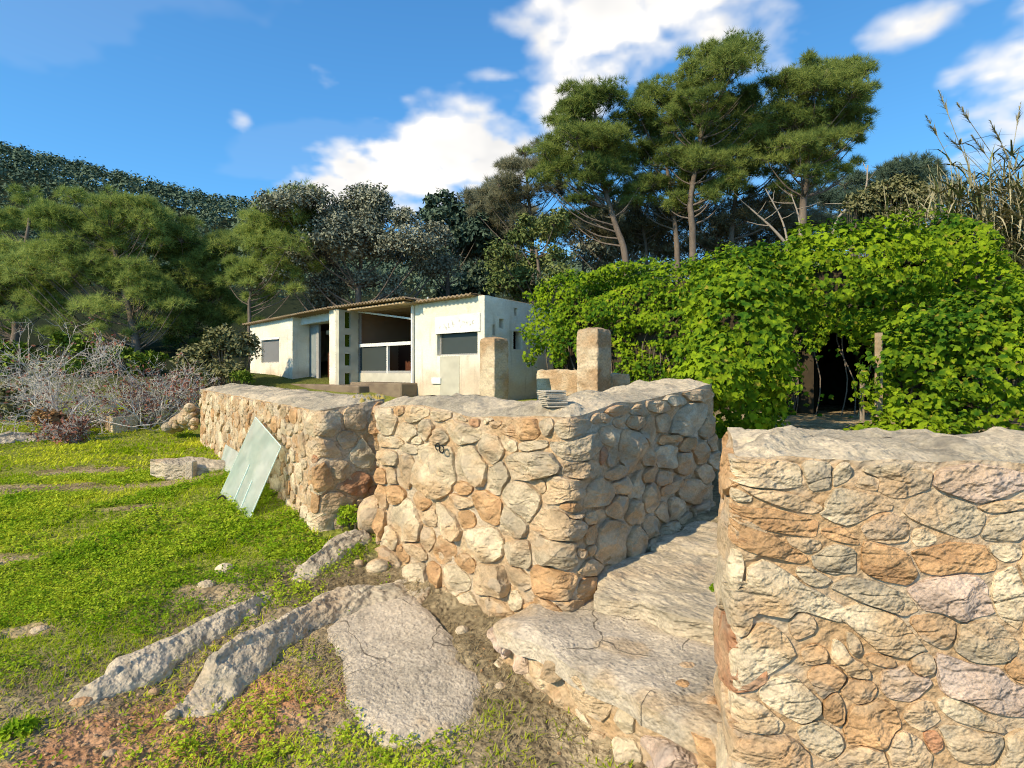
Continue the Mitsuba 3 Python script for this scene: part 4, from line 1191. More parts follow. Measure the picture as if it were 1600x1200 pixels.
# low walls behind the pillars
for k, a, b, z0, z1, m, lab in [('garden_wall', W(838, 580, 13.1), W(905, 580, 12.2), .6, 1.62, 'old_plaster', 'low ochre wall between the two rendered pillars'), ('garden_wall_001', W(957, 580, 10.2), W(985, 580, 10.5), .6, 1.55, 'old_plaster', 'short pale wall beside the pillar at the ivy')]:
    d = (b - a)[:2]
    L = np.linalg.norm(d)
    d /= L
    nn = np.array([-d[1], d[0]])
    pth = Path([a[:2], a[:2] + d * L, a[:2] + d * L + nn * .2, a[:2] + nn * .2], r=.03, step=.06)
    wall_core(k, pth, z0, lambda x, y, z1=z1: z1 + 0 * np.asarray(x), m, m, 95, rough=.015, step_z=.08, topres=.09)
    tag(k, lab, 'wall')
# planter and tumbled wall at the far end of the long wall
p = Gt(190, 672)
k = 'planter_box'
fr = lambda v: p + np.column_stack([U[0] * v[:, 0] + Vv[0] * v[:, 1], U[1] * v[:, 0] + Vv[1] * v[:, 1], v[:, 2]])
for lo, hi, nm in [((-.3, -.25, -.1), (.3, -.19, .33), 'side'), ((-.3, .19, -.1), (.3, .25, .33), 'side'), ((-.3, -.19, -.1), (-.24, .19, .33), 'side'), ((.24, -.19, -.1), (.3, .19, .33), 'side'), ((-.24, -.19, -.1), (.24, .19, .25), 'earth')]:
    add(key(f'{k}__{nm}'), box_mesh(lo, hi, fr, .01), 'old_plaster' if nm == 'side' else 'soil')
tag(k, 'small square masonry planter under the bare reddish shrubs', 'planter')
k = 'tumbled_wall'
rg = rngof(77)
for q in range(48):
    a = rg.random()
    px, py = 262 + 46 * a + rg.normal(0, 2), 672 - 44 * a * rg.random() - 4 * rg.random()
    r = rg.uniform(.06, .15)
    c = W(px, py, 12.4 - .5 * a + rg.uniform(-.1, .3))
    rock(key(k + '__stone'), [c - [r * .8, 0, 0], c, c + [r * .8, .05, 0]], (r * .6, r, r * .7), 'stone_' + 'cgtt'[q % 4], 300 + q, flat=.8, amp=.25, n=9, sides=9, freq=4, bury=.0, smooth=25)
tag(k, 'heap of tumbled stones at the far end of the long low wall', 'stone heap')
# ------------------------------------------------------------------ foliage
def unit(v):
    return v / (np.linalg.norm(v, axis=-1, keepdims=True) + 1e-12)


def needles(c, out, rg, n, length, width, spread=.85, up=.25):
    """Tufts of thin needles at the points c, pointing outwards."""
    M = len(c)
    d = unit(out[:, None] * .7 + rg.normal(0, spread, (M, n, 3)) * .6 + np.array([0, 0, up]))
    L = length * rg.uniform(.6, 1.25, (M, n, 1))
    s = unit(np.cross(d, rg.normal(size=(M, n, 3)))) * width * .5
    b = c[:, None] + d * L * .08
    V = np.stack([b - s, b + s, b + d * L], 2).reshape(-1, 3)
    return V, np.arange(len(V)).reshape(-1, 3)


def leaves(c, nrm, rg, length, width, droop=0.0):
    """Diamond leaves with a folded middle."""
    M = len(c)
    n = unit(nrm)
    a = unit(np.cross(n, rg.normal(size=(M, 3))) + np.array([0, 0, -droop]))
    b = unit(np.cross(n, a))
    L, Wd = length * rg.uniform(.65, 1.3, (M, 1)), width * rg.uniform(.7, 1.2, (M, 1))
    V = np.stack([c, c + a * L * .45 + b * Wd * .5 + n * Wd * .12, c + a * L, c + a * L * .45 - b * Wd * .5 + n * Wd * .12], 1).reshape(-1, 3)
    k = np.arange(M)[:, None] * 4
    return V, np.vstack([k + [0, 1, 2], k + [0, 2, 3]])


def sphere_dirs(rg, n):
    return unit(rg.normal(size=(n, 3)))


def crown_points(rg, centre, rad, n_blobs, n_each, blob=.42, flat=.75):
    """Points of a crown clump, gathered into twigs' ends, and their outward directions."""
    d = sphere_dirs(rg, n_blobs)
    d[:, 2] = np.where(d[:, 2] < -.3, -d[:, 2], d[:, 2])
    bc = centre + d * rad * rg.uniform(.35, .95, (n_blobs, 1))
    R = np.mean(rad) * blob * rg.uniform(.6, 1.25, n_blobs)
    e = sphere_dirs(rg, n_blobs * n_each).reshape(n_blobs, n_each, 3)
    e[..., 2] = np.where(e[..., 2] < -.45, -e[..., 2], e[..., 2])
    p = bc[:, None] + e * (R[:, None, None] * rg.uniform(.45, 1.0, (n_blobs, n_each, 1)) ** .5) * np.array([1, 1, flat])
    return p.reshape(-1, 3), e.reshape(-1, 3), bc


def tree(name, label, d, trunk, clumps, leaf_m, seed, group, kind='pine', r0=.16, dens=.42, size=1.0, cat='tree', depth=1.0, bark='bark', branch=True, wide=1.3, limb=.4, lower=17):
    """trunk: pixels on the stem from the foot up; clumps: (px, py, rx, ry) in pixels at the distance d. It stands at d with a round crown."""
    rg = rngof(seed)
    k = key(name)
    tag(k, label, cat, group)
    mb = MB()
    tp = np.array([W(x, y, d) for x, y in trunk])
    foot = tp[0].copy()
    foot[2] = float(gz(foot[0], foot[1])) - .3
    if foot[2] < tp[0][2]:
        tp = np.vstack([foot, tp])
    tc = bezier(tp, 24)
    tc[:, 1] += np.cumsum(rg.normal(0, .03, 24))
    tr = r0 * np.linspace(1.0, .22, 24)
    mb.put(*tube(tc, tr, 8))
    cr = MB()
    if kind == 'pine':                     # each bough carries smaller side boughs
        more = []
        if group == PG and len(clumps) > 9:            # boughs between the boughs
            cl = np.array(clumps, float)
            for _ in range(8):
                a, b = cl[rg.integers(len(cl))], cl[rg.integers(len(cl))]
                f = rg.uniform(.3, .7)
                m = a * f + b * (1 - f)
                clumps = list(clumps) + [(m[0] + rg.normal(0, 8), m[1] + rg.normal(0, 6), 26, 15)]
        for x, y, rx, ry in clumps:
            y = y + lower
            more.append((x, y, rx * wide, ry * wide))
            for _ in range(3):
                a = rg.uniform(0, 2 * np.pi)
                more.append((x + math.cos(a) * rx * wide * 1.05, y + (.45 + math.sin(a)) * ry * wide * .8, rx * wide * rg.uniform(.38, .62), ry * wide * rg.uniform(.35, .6)))
        clumps = more
    for x, y, rx, ry in clumps:
        c = W(x, y, d)
        rad = np.array([rx, (rx + ry) * .5 * depth, ry]) / F * d
        i0 = int(np.clip(np.searchsorted(tc[:, 2], c[2] - rad[2] * 1.2 - abs(c[0] - np.interp(c[2], tc[:, 2], tc[:, 0])) * .7), 3, 22))
        c = c + np.array([0, rg.normal(0, .9 * rad[0] * depth), 0])
        npt = max(30, int(dens * (.72 if kind == 'pine' else 1) * rx * ry))
        nb = max(6, int(npt / (13 if kind == 'pine' else 24)))
        p, e, bc = crown_points(rg, c, rad, nb, max(8, npt // nb))
        if kind == 'pine':
            cr.put(*needles(p, e, rg, 14, .27 * size * d / 25, .018 * size * d / 25, up=.1))
        else:
            cr.put(*leaves(p, e + rg.normal(0, .7, p.shape) + [0, 0, .4], rg, .22 * size * d / 25, .13 * size * d / 25))
        if branch:
            mid = (tc[i0] + c) / 2 + [0, 0, -.12 * np.linalg.norm(c - tc[i0])]
            mb.put(*tube(bezier([tc[i0], mid, c], 8), np.linspace(max(tr[i0] * limb, .022), .012, 8), 5))
            for b in bc[::(1 if kind == 'pine' else 2)]:
                mb.put(*tube([c, (c + b) / 2 + [0, 0, .05], b + (b - c) * .2], [.014, .010, .005], 3))
    add(k + '__trunk', mb.mesh(), bark, smooth=True)
    add(k + '__crown', cr.mesh(), leaf_m)
    return k


def fill(poly, n, r, seed, sq=.7):
    rg = rngof(seed)
    P = Polygon(poly)
    x0, y0, x1, y1 = P.bounds
    out = []
    while len(out) < n:
        x, y = rg.uniform(x0, x1), rg.uniform(y0, y1)
        if P.contains(Point(x, y)):
            s = r * rg.uniform(.6, 1.25)
            out.append((x, y, s, s * sq))
    return out


PG, PLG = 'tall pines on the slope behind the ivy', 'pines at the edge of the wood on the left'
tree('pine_tree', 'slender pine with a rounded dark crown, leftmost of the tall pines above the ivy', 24, [(978, 410), (962, 350), (945, 290), (938, 220), (925, 150)],
     [(925, 145, 32, 22), (900, 168, 26, 24), (950, 142, 20, 20), (938, 185, 44, 24), (888, 190, 22, 18), (905, 214, 44, 20), (955, 210, 28, 18), (885, 255, 34, 13), (930, 262, 42, 14), (962, 285, 26, 12), (900, 300, 24, 10)], 'pine_needles', 1, PG, r0=.17)
tree('pine_tree', 'narrow pine standing just right of the slender rounded pine above the ivy', 24.8, [(1058, 395), (1050, 320), (1040, 250), (1025, 170)],
     [(1012, 132, 16, 20), (1028, 160, 30, 26), (1005, 190, 28, 24), (1045, 195, 30, 26), (1060, 235, 34, 20), (1005, 232, 28, 18), (1035, 262, 36, 14), (1075, 270, 26, 12), (1010, 285, 24, 12)], 'pine_needles', 2, PG, r0=.15)
tree('pine_tree', 'tallest pine with its pale trunk in the middle of the group above the ivy', 23.4, [(1082, 380), (1078, 320), (1090, 240), (1100, 160), (1108, 90)],
     [(1102, 78, 24, 18), (1124, 72, 22, 15), (1150, 74, 20, 16), (1095, 105, 30, 20), (1138, 104, 30, 20), (1078, 132, 20, 15), (1112, 140, 34, 20), (1148, 140, 24, 20), (1088, 172, 36, 20), (1122, 200, 42, 22), (1075, 225, 26, 14), (1105, 250, 38, 14), (1140, 285, 28, 12), (1080, 300, 28, 10)], 'pine_needles', 3, PG, r0=.17)
tree('pine_tree', 'bushy green pine between the tallest pine and the spreading pine', 25.5, [(1142, 380), (1150, 300), (1160, 230), (1178, 160)],
     [(1170, 158, 30, 20), (1200, 178, 36, 24), (1165, 195, 36, 22), (1205, 212, 38, 20), (1172, 232, 42, 18), (1215, 245, 34, 14), (1160, 268, 28, 12), (1205, 285, 28, 11)], 'pine_needles', 4, PG, r0=.15)
tree('pine_tree', 'large spreading pine leaning right, rightmost of the tall pines above the ivy', 23.0, [(1252, 390), (1255, 320), (1262, 250), (1272, 180), (1290, 110)],
     [(1290, 84, 28, 16), (1318, 96, 22, 16), (1338, 112, 16, 14), (1262, 104, 22, 16), (1300, 130, 36, 18), (1332, 148, 20, 12), (1252, 146, 40, 20), (1215, 122, 22, 15), (1238, 186, 52, 22), (1306, 178, 32, 14), (1332, 200, 18, 9), (1318, 226, 22, 9), (1272, 225, 36, 13), (1225, 225, 34, 14), (1245, 275, 26, 9), (1300, 250, 20, 7)], 'pine_needles', 5, PG, r0=.20)
tree('pine_tree', 'thin greyish pine with sparse branches left of the tall pine group', 27, [(832, 400), (828, 330), (822, 260), (818, 225)],
     [(818, 232, 22, 14), (846, 222, 20, 16), (800, 255, 24, 14), (838, 262, 28, 14), (780, 288, 22, 13), (818, 300, 34, 14), (858, 290, 22, 12), (770, 312, 20, 10), (835, 335, 30, 12)], 'dry_pine_needles', 6, PG, r0=.13, dens=.26)
tree('pine_tree', 'small pine in shade with bare lower stems below the slender rounded pine', 27, [(1010, 400), (1000, 340), (1002, 300)],
     [(1000, 302, 42, 14), (960, 322, 40, 16), (1040, 322, 40, 14), (1000, 345, 46, 16), (930, 348, 36, 14)], 'dry_pine_needles', 7, PG, r0=.10, dens=.3)
tree('pine_tree', 'shaded understorey pine with grey twigs below the tallest pine', 27.5, [(1120, 400), (1115, 350), (1118, 310)],
     [(1110, 312, 44, 14), (1160, 330, 44, 14), (1080, 336, 36, 14), (1200, 322, 40, 12), (1130, 352, 44, 14)], 'dry_pine_needles', 8, PG, r0=.10, dens=.3)
tree('pine_tree', 'grey green understorey pine between the bare dead stems and the spreading pine', 28.5, [(1215, 400), (1212, 350), (1216, 320)],
     [(1215, 325, 46, 16), (1250, 345, 44, 16), (1185, 350, 40, 16), (1275, 322, 30, 12), (1225, 368, 50, 16)], 'dry_pine_needles', 91, PG, r0=.10, dens=.3)
tree('pine_tree', 'low grey green pine filling the foot of the tall pine group behind the ivy', 30, [(1060, 410), (1055, 370), (1058, 345)],
     [(1060, 350, 50, 16), (1010, 366, 48, 16), (1100, 368, 48, 16), (955, 372, 44, 16), (1150, 372, 46, 14)], 'dry_pine_needles', 92, PG, r0=.10, dens=.3)
tree('pine_tree', 'dark distant pine below the right edge of the spreading pine', 36, [(1330, 400), (1325, 330), (1320, 285)],
     [(1315, 275, 34, 14), (1350, 290, 40, 16), (1295, 300, 30, 14), (1330, 315, 46, 18), (1290, 335, 36, 14), (1360, 335, 40, 18)], 'hill_foliage', 9, PG, r0=.2, dens=.5)
tree('pine_tree', 'small dark pine crown peeping over the shrubs left of the reeds', 38, [(1430, 400), (1428, 300), (1425, 260)],
     [(1425, 246, 26, 12), (1400, 258, 22, 10), (1450, 258, 24, 10), (1420, 270, 44, 14), (1385, 290, 30, 14), (1440, 300, 50, 18)], 'hill_foliage', 10, PG, r0=.2, dens=.55)

tree('pine_tree', 'big light green pine with a leaning dark trunk above the green hedge', 25, [(212, 545), (205, 500), (192, 455), (178, 400), (170, 350)],
     fill([(62, 350), (130, 318), (205, 312), (248, 340), (262, 400), (250, 470), (235, 505), (160, 505), (80, 470), (50, 410)], 34, 34, 21) + [(150, 322, 36, 14), (205, 322, 34, 14), (100, 345, 40, 18), (60, 480, 40, 18), (90, 505, 36, 12)], 'light_pine_needles', 11, PLG, r0=.22, dens=.26, wide=1.0, limb=.2, lower=4)
tree('pine_tree', 'bright leafy pine at the left picture edge, its top rising highest there', 26.5, [(20, 560), (25, 480), (35, 400), (45, 320)],
     fill([(-60, 330), (0, 330), (30, 298), (70, 305), (85, 380), (60, 480), (0, 520), (-60, 520)], 24, 32, 22) + [(48, 306, 24, 14), (15, 335, 30, 16)], 'light_pine_needles', 12, PLG, r0=.20, dens=.28, wide=1.0, limb=.2, lower=4)
tree('pine_tree', 'dark shaded pine with lit tufts on top, right of the big light green pine', 27, [(300, 545), (295, 480), (290, 420), (285, 360)],
     fill([(236, 372), (270, 346), (320, 352), (365, 390), (385, 440), (380, 500), (330, 525), (260, 520), (235, 460)], 30, 32, 23), 'pine_needles', 13, PLG, r0=.2, dens=.30, wide=1.0, limb=.2, lower=4)
tree('pine_tree', 'green pine with a thin pale stem just left of the house roof', 24, [(392, 502), (391, 470), (398, 430), (420, 380), (440, 330)],
     fill([(345, 370), (380, 340), (430, 300), (470, 305), (490, 340), (470, 400), (440, 450), (400, 462), (365, 430)], 24, 27, 24), 'light_pine_needles', 14, PLG, r0=.09, dens=.36, wide=1.0, limb=.3, lower=4)
tree('evergreen_tree', 'broad silvery grey tree with dense small leaves behind the house roof', 24.5, [(560, 500), (560, 440), (565, 390)],
     fill([(440, 430), (445, 370), (490, 335), (560, 318), (620, 312), (665, 345), (690, 400), (690, 460), (600, 478), (500, 482), (450, 476)], 42, 34, 25, .8), 'grey_foliage', 15, None, kind='leaf', r0=.22, dens=1.5, size=.66)
tree('evergreen_tree', 'dark tree with an airy top right of the broad silvery grey tree', 29, [(700, 480), (698, 400), (692, 340)],
     [(690, 318, 34, 16), (662, 330, 28, 14), (716, 335, 26, 14), (690, 350, 44, 20), (740, 350, 30, 18)] + fill([(640, 360), (750, 350), (790, 400), (780, 465), (690, 475), (660, 430)], 18, 30, 26, .8), 'hill_foliage', 16, None, kind='leaf', r0=.18, dens=.7, size=1.1)
tree('evergreen_tree', 'rounded olive green oak left of the ivy and above the house corner', 21, [(845, 480), (842, 430), (838, 390)],
     fill([(778, 400), (800, 352), (835, 332), (872, 345), (895, 390), (890, 440), (850, 470), (790, 465)], 24, 26, 27, .85), 'oak_foliage', 17, None, kind='leaf', r0=.15, dens=.9, size=.8)
tree('evergreen_tree', 'low dark tree filling the gap between the oak and the tall pines', 29, [(910, 470), (912, 420), (915, 390)],
     fill([(880, 350), (960, 330), (1020, 350), (1030, 400), (960, 420), (900, 430)], 22, 28, 28, .8), 'grey_foliage', 18, None, kind='leaf', r0=.15, dens=.6, size=.8)
tree('evergreen_tree', 'dark wispy tree behind the thin greyish pine', 31, [(770, 460), (768, 380), (765, 310)],
     [(768, 290, 26, 16), (745, 312, 26, 16), (792, 315, 28, 16)] + fill([(730, 320), (800, 315), (820, 370), (760, 400), (720, 370)], 14, 26, 29, .8), 'dry_pine_needles', 19, None, kind='pine', r0=.15, dens=.5)

# pale dead trunks over the ivy
DT = 'bare dead stems rising over the ivy'
for pts, r, lab in [([(1297, 385), (1310, 340), (1350, 300), (1356, 258)], .045, 'bare pale stem standing tallest over the ivy near the right'), ([(1232, 385), (1205, 355), (1168, 322)], .05, 'bare white stem leaning left over the ivy'),
                    ([(1232, 385), (1222, 345), (1196, 295)], .035, 'thin bare stem rising from the same foot as the white leaning stem'), ([(1252, 385), (1248, 340), (1236, 303)], .035, 'thin bare stem just right of the white leaning stem')]:
    k = key('dead_tree')
    c = bezier([W(x, y, 16.5) for x, y in pts], 16)
    mb = MB()
    f = c[0].copy()
    f[2] = float(gz(f[0], f[1])) - .2
    mb.put(*tube(np.vstack([f, c]), np.r_[r * 1.2, np.linspace(r, r * .4, 16)], 6))
    rg = rngof(len(lab))
    for q in range(4):
        b = c[8 + q * 2]
        e = b + np.array([rg.normal(0, .5), rg.normal(0, .4), rg.uniform(.1, .5)])
        mb.put(*tube([b, (b + e) / 2 + [0, 0, -.03], e], [r * .4, r * .3, r * .15], 4))
    add(k, mb.mesh(), 'dead_wood', smooth=True)
    tag(k, lab, 'dead tree', DT)

# wooded hill
rg = rngof(60)
mb = MB()
pts = []
for y in np.arange(31, 190, 4.6):
    xs = np.arange(-1.35 * y - 15, 1.25 * y + 20, 4.8)
    for x in xs:
        pts.append((x + rg.normal(0, 1.7), y + rg.normal(0, 1.7)))
pts = np.array(pts)
pxx = pts[:, 0] / pts[:, 1] * F + CX
pts = pts[(pts[:, 1] > 36) | (pxx < 900)]
zz_ = gz(pts[:, 0], pts[:, 1])
nl = 72
d_ = sphere_dirs(rg, len(pts) * nl).reshape(len(pts), nl, 3)
d_[..., 2] = np.where(d_[..., 2] < -.2, -d_[..., 2], d_[..., 2])
R_ = rg.uniform(1.7, 3.1, (len(pts), 1, 1))
hh = rg.uniform(2.2, 4.2, len(pts))
c_ = np.column_stack([pts, zz_ + hh])[:, None] + d_ * R_ * rg.uniform(.6, 1.05, (len(pts), nl, 1)) * np.array([1, 1, .95])
ls_ = np.repeat(np.clip(pts[:, 1] / 130, .32, 1.0), nl)[:, None]
V, f = leaves(c_.reshape(-1, 3), (d_ + rg.normal(0, .5, d_.shape) + [0, 0, .4]).reshape(-1, 3), rg, .85 * ls_, .55 * ls_)
mb.put(V, f)
add('hill_woodland', mb.mesh(), 'hill_foliage')
tag('hill_woodland', 'dark evergreen woodland covering the hill behind the house', 'woodland', kind='stuff')

# ------------------------------------------------------------------ ivy over the outbuilding
I0 = np.array([.60, 13.8])
IV = 'ivy_covered_shed'


def If(v):
    v = np.asarray(v, float)
    return np.column_stack([I0[0] + U[0] * v[:, 0] + Vv[0] * v[:, 1], I0[1] + U[1] * v[:, 0] + Vv[1] * v[:, 1], v[:, 2]])


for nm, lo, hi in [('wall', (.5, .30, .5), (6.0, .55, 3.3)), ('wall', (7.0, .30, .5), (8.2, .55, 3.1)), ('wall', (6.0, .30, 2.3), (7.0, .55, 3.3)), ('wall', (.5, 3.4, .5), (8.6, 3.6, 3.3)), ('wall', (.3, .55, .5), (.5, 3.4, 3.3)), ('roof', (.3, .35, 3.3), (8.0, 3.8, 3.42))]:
    add(key(f'{IV}__{nm}'), box_mesh(lo, hi, If), 'dark_earth_ivy_shade')
for x, y0, y1, d, r, m in [(1373, 520, 680, 7.0, .03, 'pale_wood'), (1347, 570, 675, 7.3, .018, 'dead_wood')]:
    a, b = W(x, y1, d), W(x, y0, d)
    a[2] -= .3
    k_ = key(IV + '__post')
    add(k_, box_mesh([a[0] - r, a[1] - r, a[2]], [a[0] + r, a[1] + r, b[2]]), m)
tag(IV, 'dark old outbuilding hidden under the ivy, its doorway left open', 'shed')

LEAF2 = np.array([(0, 0), (.20, -.42), (.52, -.50), (.56, -.26), (1.0, 0), (.56, .26), (.52, .50), (.20, .42)])      # a lobed leaf, stalk at the origin, tip at (1, 0)
LEAF = np.column_stack([LEAF2, .10 * np.abs(LEAF2[:, 1]) - .16 * LEAF2[:, 0] ** 2])
LEAFF = np.array([[0, i, i + 1] for i in range(1, 7)])


def ivy(c, nrm, rg, size):
    n = unit(nrm)
    a = np.array([0, 0, -1.0]) + rg.normal(0, .45, c.shape)
    a = unit(a - n * (a * n).sum(1, keepdims=True))
    b = np.cross(n, a)
    s = size * np.where(rg.random((len(c), 1)) < .35, rg.uniform(.3, .6, (len(c), 1)), rg.uniform(.6, 1.25, (len(c), 1)))
    return np.stack([a * s, b * s, n * s], 2), c          # columns: tip, side, face


def ivy_mesh(Ms, c):
    V = np.einsum('kij,nj->kni', Ms, LEAF) + c[:, None]
    f = (LEAFF[None] + (np.arange(len(c)) * len(LEAF))[:, None, None]).reshape(-1, 3)
    return V.reshape(-1, 3), f


rg = rngof(88)
n = 33000
t, z = rg.uniform(-.25, 10.6, n), rg.uniform(.75, 4.05, n)
q = np.stack([t, z, 0 * t], -1)
tier = meshkit.noise(np.stack([t * 1.1, z * 3.2 + .5 * np.sin(t * 1.7), 0 * t], -1), 14)
bulge = .75 * (meshkit.fbm(q * 1.4, 3, 4) - .25) + .8 * (tier - .38)
lump = .35 * sstep(6.5, 9, t) * sstep(2.2, 3.3, z)
top_z = 3.58 + .6 * meshkit.fbm(q * np.array([1.6, 0, 0]) + 3, 3, 6) - .5 * sstep(1.0, -.2, t) - 1.5 * sstep(7.9, 9.2, t)
hole = meshkit.fbm(np.stack([t * 1.6, z * 3.4, 0 * t + 5], -1), 3, 24) < .37
zlow = np.where(t < 2.2, 1.95 + .25 * np.sin(t * 7), 1.0) - .5 * sstep(5.5, 5.9, t)
door = (t > 5.8) & (t < 7.05) & (z < 2.12 + .35 * np.sin(t * 9) * .5) & (rg.random(n) < .96)
ok = (z < top_z) & (z > zlow) & ~door & ~(hole & (rg.random(n) < .93) & (t > 2.5))
t, z, bulge, lump = t[ok], z[ok], bulge[ok], lump[ok]
over = np.clip((z - 3.4) / .7, 0, 1) ** 2 * .6
off = bulge + lump - over - rg.uniform(0, .30, len(t))
c = If(np.column_stack([t, -off + .12, z]))
nr = np.column_stack([np.full(len(t), -Vv[0]), np.full(len(t), -Vv[1]), .35 + over * 1.2]) + rg.normal(0, .55, (len(t), 3))
Ms, cs = ivy(c, nr, rg, .092)
Ms, cs = [Ms], [cs]
# the top of the shed
n = 7000
t, w = rg.uniform(0, 10.6, n), rg.uniform(-.2, 2.6, n)
zt_ = 3.50 + .6 * meshkit.fbm(np.stack([t * 1.3, w * 1.3, 0 * t], -1), 3, 6) - 1.4 * sstep(7.9, 9.2, t)
c = If(np.column_stack([t, w, zt_ + rg.uniform(-.1, .05, n)]))
a, b = ivy(c, np.array([-.35, -.35, 1.0]) + rg.normal(0, .5, c.shape), rg, .092)
Ms.append(a)
cs.append(b)
for cen, rad, n, lowz in [((2.58, 6.75, 1.72), (.60, .92, 1.05), 3300, .8), ((5.85, 6.95, 1.45), (1.55, .95, 1.2), 4600, .45), ((3.2, 7.9, 2.55), (.9, .8, .75), 1900, 2.0), ((4.6, 7.9, 2.95), (1.3, .9, .75), 2400, 2.2), ((5.1, 9.35, 3.0), (.95, .5, .55), 900, 2.5), ((1.98, 5.82, 1.52), (.36, .42, .30), 620, 1.0), ((4.55, 6.55, .75), (.75, .5, .42), 900, .3)]:
    n = int(n * 1.6)
    d = sphere_dirs(rg, n * 2)
    d = d[(d[:, 1] < .35)][:n]
    w = 1 + .55 * (meshkit.fbm(d * 2.6 + np.array(cen), 3, 7) - .5) + .34 * (meshkit.noise(np.column_stack([d[:, 0] * 1.5, d[:, 1] * 1.5, d[:, 2] * 4.5]) + np.array(cen), 17) - .5)
    c = np.array(cen) + d * rad * (w[:, None] - rg.uniform(0, .26, (len(d), 1)))
    nrm = d / np.array(rad)
    k_ = (c[:, 2] > lowz) & ~((meshkit.fbm(c * np.array([1.8, 1.8, 3.2]), 3, 23) < .36) & (rg.random(len(c)) < .9))
    a, b = ivy(c[k_], unit(nrm[k_]) + [0, -.1, .35] + rg.normal(0, .6, (k_.sum(), 3)), rg, .09)
    Ms.append(a)
    cs.append(b)
Ms, cs = np.vstack(Ms), np.vstack(cs)
near = np.argsort(np.linalg.norm(cs - [0, 0, EYE], axis=1) + np.where((cs[:, 0] / cs[:, 1] < .95) & (cs[:, 2] > .9), 0, 50))
IVY = 'ivy_hedge'
tag(IVY, 'thick bright green ivy spilling over the old outbuilding and the wall end', 'ivy')
leaf_ply = mikit.ply((LEAF, LEAFF), 'ivy_leaf', smooth=False)
for i in near[:299]:
    M4 = np.eye(4)
    M4[:3, :3], M4[:3, 3] = Ms[i], cs[i]
    scene[key(IVY + '__leaf')] = {**leaf_ply, 'to_world': T(M4.tolist())}
add(IVY + '__foliage', ivy_mesh(Ms[near[299:]], cs[near[299:]]), 'ivy_leaf')
tag(IVY + '__foliage', kind='stuff')
mb = MB()
for q in range(60):
    a, b = rg.uniform(0, 10, 1)[0], rg.uniform(0, 1.4)
    mb.put(*tube(bezier(If([(a, .27, .6), (a + .2 * b, .22, 1.4), (a - .3 + b * .5, .2, 2.2), (a + b * .7, .24, 2.9)]), 12), .012, 4))
add(IVY + '__stem', mb.mesh(), 'bark')
tag(IVY + '__stem', kind='stuff')

# ------------------------------------------------------------------ reeds and shrubs over the ivy
k = 'giant_reed_clump'
tag(k, 'tall straw coloured reeds with feathery plumes rising above the ivy', 'reeds')
rg = rngof(99)
fol, fol2, n_st = MB(), MB(), 0


def blade(p, d0, L, wd, droop, n=5):
    d = unit(np.asarray(d0, float))
    s = unit(np.cross(d, [0, 0, 1.0]) + 1e-3) * wd / 2
    pts, q = [], np.array(p, float)
    for i in range(n):
        f = i / (n - 1)
        pts.append((q.copy(), s * (1 - f * .96)))
        d = unit(d + np.array([0, 0, -droop / n]))
        q = q + d * L / (n - 1)
    V = np.array([[a - b, a + b] for a, b in pts]).reshape(-1, 3)
    i = np.arange(n - 1)[:, None] * 2
    return V, np.vstack([i + [0, 1, 3], i + [0, 3, 2]])


for q in range(420):
    tall = q < 9
    x, y = rg.uniform(7.0, 10.4), rg.uniform(8.8, 10.6)
    px_, py_ = [(1478, 170), (1512, 185), (1535, 235), (1560, 215), (1590, 190), (1460, 205), (1498, 230), (1575, 250), (1610, 200)][q] if tall else (rg.uniform(1445, 1680), rg.uniform(245, 400))
    if tall:
        tip = W(px_, py_, rg.uniform(9.2, 10.0))
    else:
        tip = W(px_, py_, y) if rg.random() < .75 else W(px_ - rg.uniform(0, 90), py_ + 40, y)
    if not tall and rg.random() < .7:
        x = tip[0] + rg.normal(.2, .35)
    base = np.array([x, y, .7])
    st = bezier([base, base * .5 + tip * .5 + [rg.normal(0, .1) + .15, 0, .25], tip], 9)
    mbs = tube(st, np.linspace(.010, .005, 9), 5)
    if tall:
        add(key(k + '__stalk'), mbs, 'reed_straw', smooth=True)
        pl = MB()
        dirn = unit(tip - st[-3])
        for _ in range(46):
            f = rg.random()
            pl.put(*blade(tip + dirn * (f * .42 - .1), dirn + rg.normal(0, .28, 3), .16 * (1.2 - f), .016, .5, 3))
        add(key(k + '__plume'), pl.mesh(), 'reed_straw')
    else:
        fol.put(*mbs)
    for _ in range(26):
        f = rg.uniform(.38, 1.0)
        p_ = st[int(f * 8)]
        (fol if rg.random() < .5 else fol2).put(*blade(p_, np.array([rg.normal(0, .7), rg.normal(0, .7), rg.uniform(.2, 1.2)]), rg.uniform(.4, .85), .040, rg.uniform(.8, 2.6)))
add(k + '__dry_leaves', fol.mesh(), 'reed_straw')
add(k + '__green_leaves', fol2.mesh(), 'reed_green')
tag(k + '__dry_leaves', kind='stuff')
tag(k + '__green_leaves', kind='stuff')


